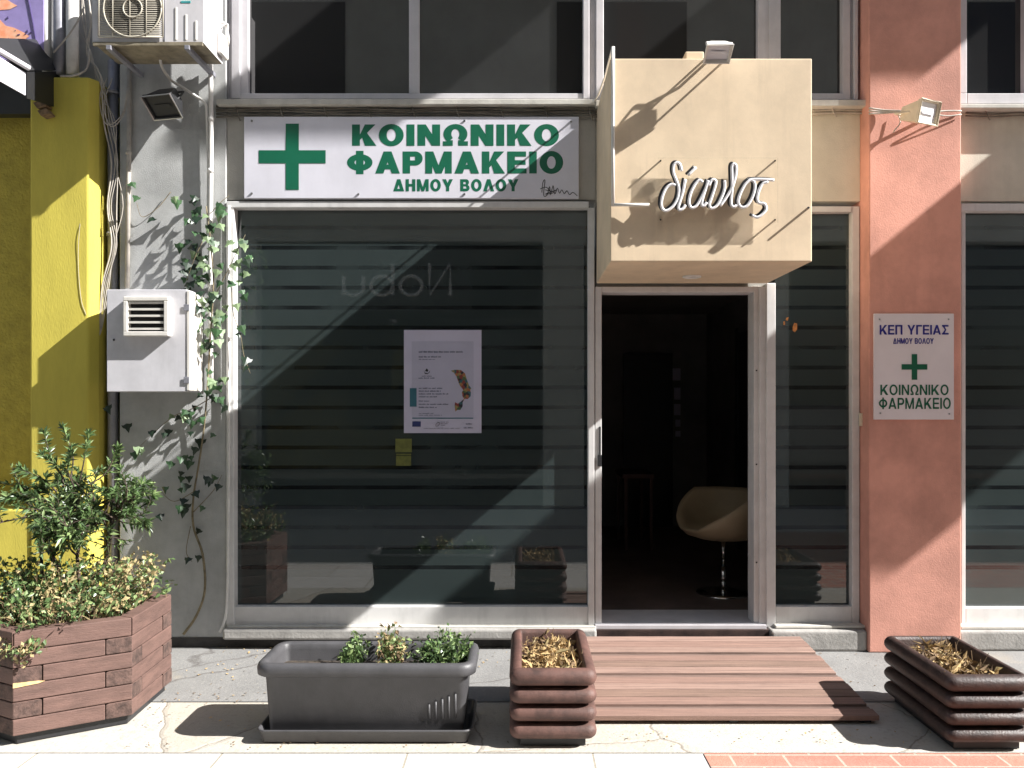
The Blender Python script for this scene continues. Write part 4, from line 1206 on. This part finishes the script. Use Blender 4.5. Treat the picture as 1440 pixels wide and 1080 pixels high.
# ------------------------------------------------------------------ grey trough
def trough():
    cx, cy = -.718, -1.362
    o = thing('planter_trough', (cx, cy, 0), 'long dark grey plastic planter trough on a matching tray', 'planter')
    b = MB()
    hx, hy = .47, .168
    loft(b, cx, cy, hx, hy, .045, [(-.026, .03), (-.024, .034), (-.004, .30), (.0, .305), (.022, .300), (.032, .306), (.034, .335), (.028, .352), (.014, .360), (-.004, .358), (-.012, .348), (-.016, .325), (-.02, .26), (-.022, .25)], seg=6)
    b.build('body', M['grey_plastic'], o, smooth=True)
    s = MB(); s.face(rring(cx, cy, hx - .02, hy - .02, .03, (.272))); so_ = s.build('soil', M['soil'], o)
    t = MB()
    loft(t, cx, cy, .476, .190, .03, [(-.30 if False else -.02, .004), (-.008, .004), (.008, .052), (.013, .056), (.016, .062), (.010, .066), (.003, .060), (-.012, .014), (-.03, .012)], seg=5)
    t.face(rring(cx, cy, .476 - .03, .19 - .03, .02, .012)); t.face(rring(cx, cy, .456, .17, .02, .0042)[::-1])
    tr_ = t.build('tray', M['grey_plastic'], o, smooth=True)
    r2 = MB()
    for k in range(5):
        xx = cx + hx - .06 - .03 * k
        r2.tube([Vector((xx, cy - hy + .018 - .001, .10)), Vector((xx, cy - hy + .007, .215 - .012 * k))], .006, 6)
    r2.build('rib', M['grey_plastic'], o, smooth=True)
    # herbs
    def herb(px, wpx, ptop, label, mats, weights, n=46, seed=1):
        base = Vector((wx(px, -1.36), -1.36, (.272)))
        h_top = wz(ptop, -1.36)
        hw = wpx / 2 * (D - 1.36) / F
        q = thing('herb_plant', base, label, 'plant', 'herbs in the grey trough')
        st, lf = MB(), MB()
        for k in range(n):
            a, rr_ = rnd.uniform(0, 6.283), math.sqrt(rnd.random())
            x = base.x + hw * .55 * rr_ * math.cos(a); y = base.y + .09 * rr_ * math.sin(a)
            h = (h_top - (.272)) * rnd.uniform(.45, 1.0) * (1 - .25 * rr_)
            p1 = Vector((base.x + (x - base.x) * 1.7, base.y + (y - base.y) * 1.5, (.272) + h))
            pts = spline([Vector((x, y, (.272))), Vector((x, y, (.272) + h * .5)) + rvec() * .012, p1], 4)
            st.tube(pts, .002, 4, cap=False)
            for j in range(22):
                p = pts[rnd.randrange(1, len(pts))] + rvec() * .016
                l_ = rnd.uniform(.016, .034)
                leaf(lf, p, rvec() + Vector((0, 0, .2)), l_, l_ * .6, rnd.choices(range(len(mats)), weights)[0], .3, .15)
        st.build('stem', M['straw_dark'] if 'drying' in label else M['leaf'], q)
        lf.build('foliage', [M[t_] for t_ in mats], q)
    herb(498, 40, 886, 'small bright green herb, leftmost in the grey trough', ('leaf', 'leaf_light', 'leaf_dark'), (3, 4, 1), 26)
    herb(548, 58, 876, 'half dry herb with brown leaves in the middle of the grey trough', ('leaf_light', 'leaf_dry', 'straw_dark'), (3, 4, 2), 30)
    herb(620, 92, 875, 'largest green herb at the right end of the grey trough', ('leaf', 'leaf_light', 'leaf_dark'), (4, 3, 2), 50)
trough()

# ------------------------------------------------------------------ log planters
def log_planter(label, cx, cy, hx, hy, top, mm, strawlabel, dens, dark):
    o = thing('log_planter', (cx, cy, 0), label, 'planter', 'half log planters on the pavement')
    b = MB()
    z0 = .035
    n = 4
    pitch = (top - z0) / n
    for r_ in range(n):
        za = z0 + r_ * pitch
        hh = pitch * (.90 if r_ < n - 1 else 1.0)
        prof = []
        for k in range(11):
            a = -90 + 180 * k / 10
            prof.append((-.042 + .042 * math.cos(R(a)) * 1.0, za + hh / 2 + hh / 2 * math.sin(R(a))))
        if r_ == n - 1:
            prof += [(-.05, top - .004), (-.056, top - .02), (-.056, top - .16)]
            loft(b, cx, cy, hx, hy, .045, prof, seg=4)
        else:
            prof = [(-.05, za)] + prof + [(-.05, za + hh), (-.05, za + pitch)]
            loft(b, cx, cy, hx, hy, .045, prof, seg=4)
    b.build('logs', mm, o, smooth=True)
    s = MB(); s.box(cx - hx + .05, cx + hx - .05, cy - hy + .05, cy + hy - .05, 0, .05); s.build('base', M['black'], o)
    s = MB(); s.face([(cx - hx + .055, cy - hy + .055, top - .13), (cx + hx - .055, cy - hy + .055, top - .13), (cx + hx - .055, cy + hy - .055, top - .13), (cx - hx + .055, cy + hy - .055, top - .13)]); s.build('soil', M['soil'], o)
    t = MB()
    for k in range(int(dens * 1.5)):
        x, y = cx + rnd.uniform(-1, 1) * (hx - .075), cy + rnd.uniform(-1, 1) * (hy - .085)
        hmax = .125 * (1 - .4 * abs(x - cx) / hx)
        z = top - .13 + rnd.random() ** 1.3 * hmax
        l_ = rnd.choice((rnd.uniform(.012, .03), rnd.uniform(.02, .05), rnd.uniform(.04, .09)))
        u = rnd.random()
        dd = rvec(); dd.z *= .6
        leaf(t, Vector((x, y, z)), dd, l_, l_ * rnd.uniform(.15, .5), 0 if u < dark else (1 if u < .9 else 2), .6)
    for k in range(dens // 14):
        x, y = cx + rnd.uniform(-1, 1) * (hx - .08), cy + rnd.uniform(-1, 1) * (hy - .09)
        p0 = Vector((x, y, top - .12)); d_ = Vector((rnd.uniform(-.5, .5), rnd.uniform(-.5, .5), 1)).normalized()
        l_ = rnd.uniform(.06, .15)
        t.tube(spline([p0, p0 + d_ * l_ * .5 + rvec() * .012, p0 + d_ * l_ + rvec() * .03], 3), .0017, 4, 1)
    tag(t.build('dead_plant', [M['straw'], M['straw_dark'], M['leaf_dry']]), strawlabel, 'plant')
log_planter('reddish brown half log planter beside the wooden deck', .137, -1.257, .197, .36, .352, M['log_red'], 'dry straw coloured dead stems filling the reddish planter', 1000, .75)
log_planter('dark brown half log planter at the right in front of the pink pillar', 2.073, -1.31, .197, .345, .335, M['log_dark'], 'heap of dry brown dead leaves in the dark brown planter', 1000, .45)

# ------------------------------------------------------------------ wooden deck ramp
dk = thing('wooden_deck', (1.04, -.75, 0), 'sloping reddish wooden plank deck in front of the open doorway', 'deck')
xa_, xb_, yA, yB = .30, 1.716, -1.32, -.165
n = 14
zA, zB = .040, .100
m = MB()
wds = [1.0, .5, 1.0, 1.0, .95, 1.0, .5, 1.0, 1.0, 1.0, .5, 1.0, 1.05, 1.0]
tot = sum(wds); yy = yA
for k in range(n):
    dy = (yB - yA) * wds[k] / tot
    y0, y1 = yy, yy + dy - (.010 if wds[k] < .9 or wds[(k + 1) % n] < .9 else .007)
    yy += dy
    f = lambda y: zA + (zB - zA) * (y - yA) / (yB - yA)
    e = rnd.uniform(-.004, .004)
    z0, z1 = f(y0) + (-.009 if wds[k] < .9 else 0), f(y1) + (-.009 if wds[k] < .9 else 0)
    i = len(m.v)
    m.v += [Vector(p) for p in ((xa_, y0, z0 - .025), (xb_ + e, y0, z0 - .025), (xb_ + e, y1, z1 - .025), (xa_, y1, z1 - .025), (xa_, y0, z0), (xb_ + e, y0, z0), (xb_ + e, y1, z1), (xa_, y1, z1))]
    for q in ((3, 2, 1, 0), (4, 5, 6, 7), (0, 1, 5, 4), (1, 2, 6, 5), (2, 3, 7, 6), (3, 0, 4, 7)): m.f.append(tuple(i + j for j in q)); m.m.append(3 if wds[k] < .9 else (0, 1, 0, 2, 1, 0, 0, 1, 2, 0, 2, 1, 0, 1)[k])
m.build('planks', [M['deck'], M['deck_worn'], M['deck_dark'], M['deck_weathered']], dk, bevel=.003)
for x in (xa_ + .03, 1.0, xb_ - .07):
    m = MB(); m.prism([(x, yA + .02), (x + .04, yA + .02), (x + .04, yB - .01), (x, yB - .01)], .0, .014)
    m.build('joist', M['black'], dk)

# ------------------------------------------------------------------ ivy
IVY = [(0, 0), (-.30, .10), (-.50, .02), (-.42, .34), (-.22, .50), (-.16, .66), (0, 1.0), (.16, .66), (.22, .50), (.42, .34), (.50, .02), (.30, .10)]
def ivy_leaf(mb, p, s, mi, face_dir, up_dir, curl):
    n = face_dir.normalized(); u = (up_dir - n * up_dir.dot(n)).normalized(); r_ = u.cross(n)
    c = p + u * s * .38
    pts = []
    for a, b_ in IVY:
        dd = abs(a) * curl
        pts.append(p + r_ * a * s + u * b_ * s - n * dd * s + (-n) * max(0, b_ - .6) * curl * .6 * s)
    for k in range(len(pts)):
        mb.face([c, pts[k], pts[(k + 1) % len(pts)]], mi)
iv = thing('climbing_ivy', (wx(270, -.1), -.1, 0), 'green ivy climbing the white pipes between the vent box and shop window', 'ivy')
st, lf = MB(), MB()
stems = [
    [(258, 892, -.10), (276, 866, -.10), (288, 830, -.09), (285, 780, -.09), (272, 740, -.09), (272, 700, -.09), (280, 650, -.09), (287, 600, -.10), (292, 540, -.12), (296, 470, -.13), (300, 400, -.14), (296, 340, -.14), (290, 290, -.13)],
    [(296, 560, -.12), (270, 575, -.13), (245, 585, -.12), (215, 610, -.10), (185, 640, -.09)],
    [(300, 420, -.14), (318, 385, -.15), (335, 350, -.16), (345, 330, -.15)],
    [(325, 400, -.14), (328, 440, -.13), (338, 470, -.12), (343, 500, -.12), (352, 525, -.11)],
    [(290, 330, -.14), (275, 360, -.15), (262, 395, -.15)], [(296, 300, -.14), (310, 285, -.14), (322, 275, -.13)],
    [(240, 270, -.08), (222, 292, -.08), (200, 305, -.08), (192, 285, -.08)],
    [(272, 720, -.09), (300, 690, -.09), (312, 668, -.09)], [(275, 690, -.09), (245, 705, -.08), (225, 690, -.08)], [(268, 740, -.09), (262, 775, -.09), (270, 790, -.09)],
]
paths = []
for s in stems:
    pts = spline([Wp(*q) for q in s], 6)
    st.tube(pts, .0085 if s is stems[0] else .003, 6, r1=.004 if s is stems[0] else .0015)
    paths.append(pts)
def put(px, py, y, s, sun):
    p = Wp(px, py, y)
    up_dir = Vector((rnd.uniform(-.7, .7), rnd.uniform(-.4, .2), -1))
    fd = Vector((rnd.uniform(-.3, 1.0), -1, rnd.uniform(-.2, .8)))
    u = rnd.random()
    mi = (0 if u < .35 else (1 if u < .85 else 2)) if sun else (0 if u < .3 else 2)  # sunlit clusters coloured paler, shaded ones darker: light put into leaf colour
    ivy_leaf(lf, p, s, mi, fd, up_dir, rnd.uniform(.05, .55))
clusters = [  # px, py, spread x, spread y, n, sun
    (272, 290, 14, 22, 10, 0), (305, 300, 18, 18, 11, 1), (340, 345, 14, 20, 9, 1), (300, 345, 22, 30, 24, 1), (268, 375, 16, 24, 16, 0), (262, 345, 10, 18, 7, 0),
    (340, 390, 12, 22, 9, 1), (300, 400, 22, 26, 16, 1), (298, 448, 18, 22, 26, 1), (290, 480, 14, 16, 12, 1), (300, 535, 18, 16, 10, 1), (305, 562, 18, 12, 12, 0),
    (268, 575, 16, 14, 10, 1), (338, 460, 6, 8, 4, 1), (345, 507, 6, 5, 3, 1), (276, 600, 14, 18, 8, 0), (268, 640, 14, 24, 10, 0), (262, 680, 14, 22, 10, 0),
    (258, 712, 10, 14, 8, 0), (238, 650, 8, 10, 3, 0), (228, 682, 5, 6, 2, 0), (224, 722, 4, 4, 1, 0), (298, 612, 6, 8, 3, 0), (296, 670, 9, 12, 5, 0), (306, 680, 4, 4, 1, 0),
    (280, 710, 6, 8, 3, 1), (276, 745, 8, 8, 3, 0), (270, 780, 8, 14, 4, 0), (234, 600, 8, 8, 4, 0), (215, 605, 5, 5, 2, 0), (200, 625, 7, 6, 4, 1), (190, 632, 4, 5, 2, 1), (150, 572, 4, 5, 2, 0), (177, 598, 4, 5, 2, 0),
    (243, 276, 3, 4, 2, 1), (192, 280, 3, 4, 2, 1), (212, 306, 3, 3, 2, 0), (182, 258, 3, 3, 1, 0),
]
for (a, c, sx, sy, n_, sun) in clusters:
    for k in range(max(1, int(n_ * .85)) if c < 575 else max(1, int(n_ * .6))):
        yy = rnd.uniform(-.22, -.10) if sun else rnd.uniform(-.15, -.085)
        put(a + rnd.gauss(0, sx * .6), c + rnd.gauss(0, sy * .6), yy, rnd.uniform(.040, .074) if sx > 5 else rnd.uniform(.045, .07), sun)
st.build('stem', M['vine'], iv, smooth=True)
lf.build('foliage', [M['ivy'], M['ivy_sunlit'], M['ivy_shaded']], iv)

# ------------------------------------------------------------------ fallen leaves and grit on the pavement
m = MB()
def litter(n_, x0, x1, y0, y1, mi, sz):
    for k in range(n_):
        p = Vector((rnd.uniform(x0, x1), rnd.triangular(y0, y1, y1), .004))
        a = rnd.uniform(0, 6.28); u = Vector((math.cos(a), math.sin(a), rnd.uniform(0, .3))); v = Vector((-u.y, u.x, rnd.uniform(-.2, .3)))
        s_ = sz * rnd.uniform(.4, 1.3)
        m.face([p, p + (u + v) * s_ * .5 + Vector((0, 0, .002)), p + u * s_ * 1.5 + Vector((0, 0, .001)), p + (u - v) * s_ * .5], mi)
litter(150, -1.9, .3, -.6, -.07, 0, .010); litter(60, -1.95, -1.2, -1.5, -.4, 0, .011); litter(40, -1.9, -1.3, -1.45, -.8, 1, .009)
litter(70, .3, 2.2, -1.62, -1.4, 0, .009); litter(30, 1.75, 2.6, -.9, -.2, 1, .010); litter(50, -1.9, .4, -1.63, -1.54, 1, .008)
tag(m.build('leaf_litter', [M['straw'], M['straw_dark']]), 'scattered dry leaf bits and grit on the pavement', 'litter', kind='stuff')

# ------------------------------------------------------------------ chair inside the doorway
def bucket_chair():
    c = Vector((1.49, .86, .13))
    o = thing('bucket_chair', c, 'cream bucket swivel chair on chrome post just inside the doorway', 'chair')
    s = MB()
    rows = []
    N = 48
    def ring(sx, sy, z, lift):
        r_ = []
        for k in range(N):
            a = 2 * math.pi * k / N
            q = math.cos(a - R(30))                        # the back points right and away from the door
            r_.append(Vector((c.x + sx * math.cos(a), c.y + sy * math.sin(a), c.z + z + lift * min(1, max(0, (q + .96) / .95)) ** .7)))
        return r_
    for sx, sy, z, l_ in ((.03, .03, .405, 0), (.20, .20, .415, .0), (.29, .28, .445, .04), (.325, .32, .475, .12), (.345, .335, .49, .20), (.34, .33, .50, .25), (.325, .315, .505, .255), (.30, .295, .50, .23), (.27, .27, .49, .12), (.24, .24, .49, .02), (.12, .12, .50, .0), (.01, .01, .502, 0)):
        rows.append(ring(sx, sy, z, l_))
    s.grid(rows, 0, True)
    s.build('seat', M['leather'], o, smooth=True)
    p = MB(); p.tube([c + Vector((0, 0, .02)), c + Vector((0, 0, .20))], .024, 14); p.tube([c + Vector((0, 0, .2)), c + Vector((0, 0, .41))], .016, 14)
    p.build('post', M['chrome'], o, smooth=True)
    p = MB(); rows = [[Vector((c.x + r_ * math.cos(k * math.pi / 16), c.y + r_ * math.sin(k * math.pi / 16), c.z + z)) for k in range(32)] for r_, z in ((.2, .001), (.2, .008), (.12, .018), (.03, .026), (.001, .028))]
    p.grid(rows, 0, True); p.build('foot_disc', M['chrome'], o, smooth=True)
bucket_chair()
for (a, c, e, f_, lb) in ((946, 518, 957, 535, 'brightest and topmost pale notice on the dark wall inside the doorway'), (948, 545, 957, 562, 'second pale notice from the top on the dark wall inside'), (948, 568, 957, 584, 'third pale notice from the top on the dark wall inside'), (950, 590, 957, 600, 'small notice second from the bottom on the dark wall inside'), (950, 606, 957, 614, 'lowest tiny notice on the dark wall inside the doorway')):
    m = MB(); m.pbox(a, e, c, f_, 4.10, 4.112)
    tag(m.build('notice', M['paper']), lb, 'notice', 'notices inside the doorway')

# ------------------------------------------------------------------ street side behind the camera (seen mirrored in the glass)
OY = -6.9
op = thing('opposite_building', (0, OY, 0), 'building across the street with shopfronts, mirrored in the glass', 'building')
wall_o = mat('opposite_wall', (.76, .78, .72), .9, .08, 2, stain=.2)
m = MB(); m.box(-24, 26, OY - 1, OY, 5.0, 8.2); m.box(-24, 26, OY - 1, OY - .1, 8.2, 12.6)
for x in (-13, -8.6, -4.2, .6, 3.6, 8.4, 13): m.box(x - .3, x + .3, OY - 1, OY - .001, 0, 5.0)
m.box(-24, 26, OY - 1, OY - .002, 3.9, 5.0)
m.build('wall', wall_o, op)
m = MB(); m.box(-24, 26, OY - 1, OY - .25, 0, 3.9); m.build('shopfront', M['glass_up'], op)
for k in range(9):
    m = MB(); m.box(-15 + k * 3.5, -13.4 + k * 3.5, OY - .105, OY - .07, 8.7, 11.0); m.build('window', M['glass_up'], op)
m = MB(); m.box(-24, 26, OY, OY + .5, 8.0, 8.2); m.build('ledge', M['concrete'], op)
for k in range(6):
    m = MB(); m.box(-14.5 + k * 5, -12.6 + k * 5, OY - .01, OY + .02, 5.7, 7.4); m.build('window', M['glass_up'], op)
zz = D + (-OY)
nx0, nx1 = (485 - CX) / F * zz, (635 - CX) / F * zz
nz0, nz1 = HC + (CY - 418) / F * zz, HC + (CY - 374) / F * zz
nb = thing('shop_name_sign', ((nx0 + nx1) / 2, OY, nz0), 'pale thin lettering across the street, seen reversed in the shop window', 'sign')
m = MB()
W_, Hn = nx1 - nx0, nz1 - nz0
def nl(l): m.tube([Vector((nx1 - a * W_, OY + .22, nz0 + b_ * Hn)) for a, b_ in l], .028, 6)
nl([(0, 0), (0, 1), (.19, 0), (.19, 1)])
nl(ell(.36, .3, .10, .3)); nl([(.53, 1), (.53, 0)]); nl(ell(.63, .3, .10, .3))
nl([(.80, .6), (.80, .2)] + ell(.89, .2, .09, .2, 180, 360, 10) + [(.98, .6), (.98, 0)])
m.build('lettering', mat('pale_lettering', (.85, .85, .85), .5), nb)
m = MB(); m.box(nx0 - .3, nx1 + .3, OY + .12, OY + .2, nz0 - .25, nz1 + .2); m.build('panel', mat('dark_sign_board', (.05, .05, .05), .6), nb)
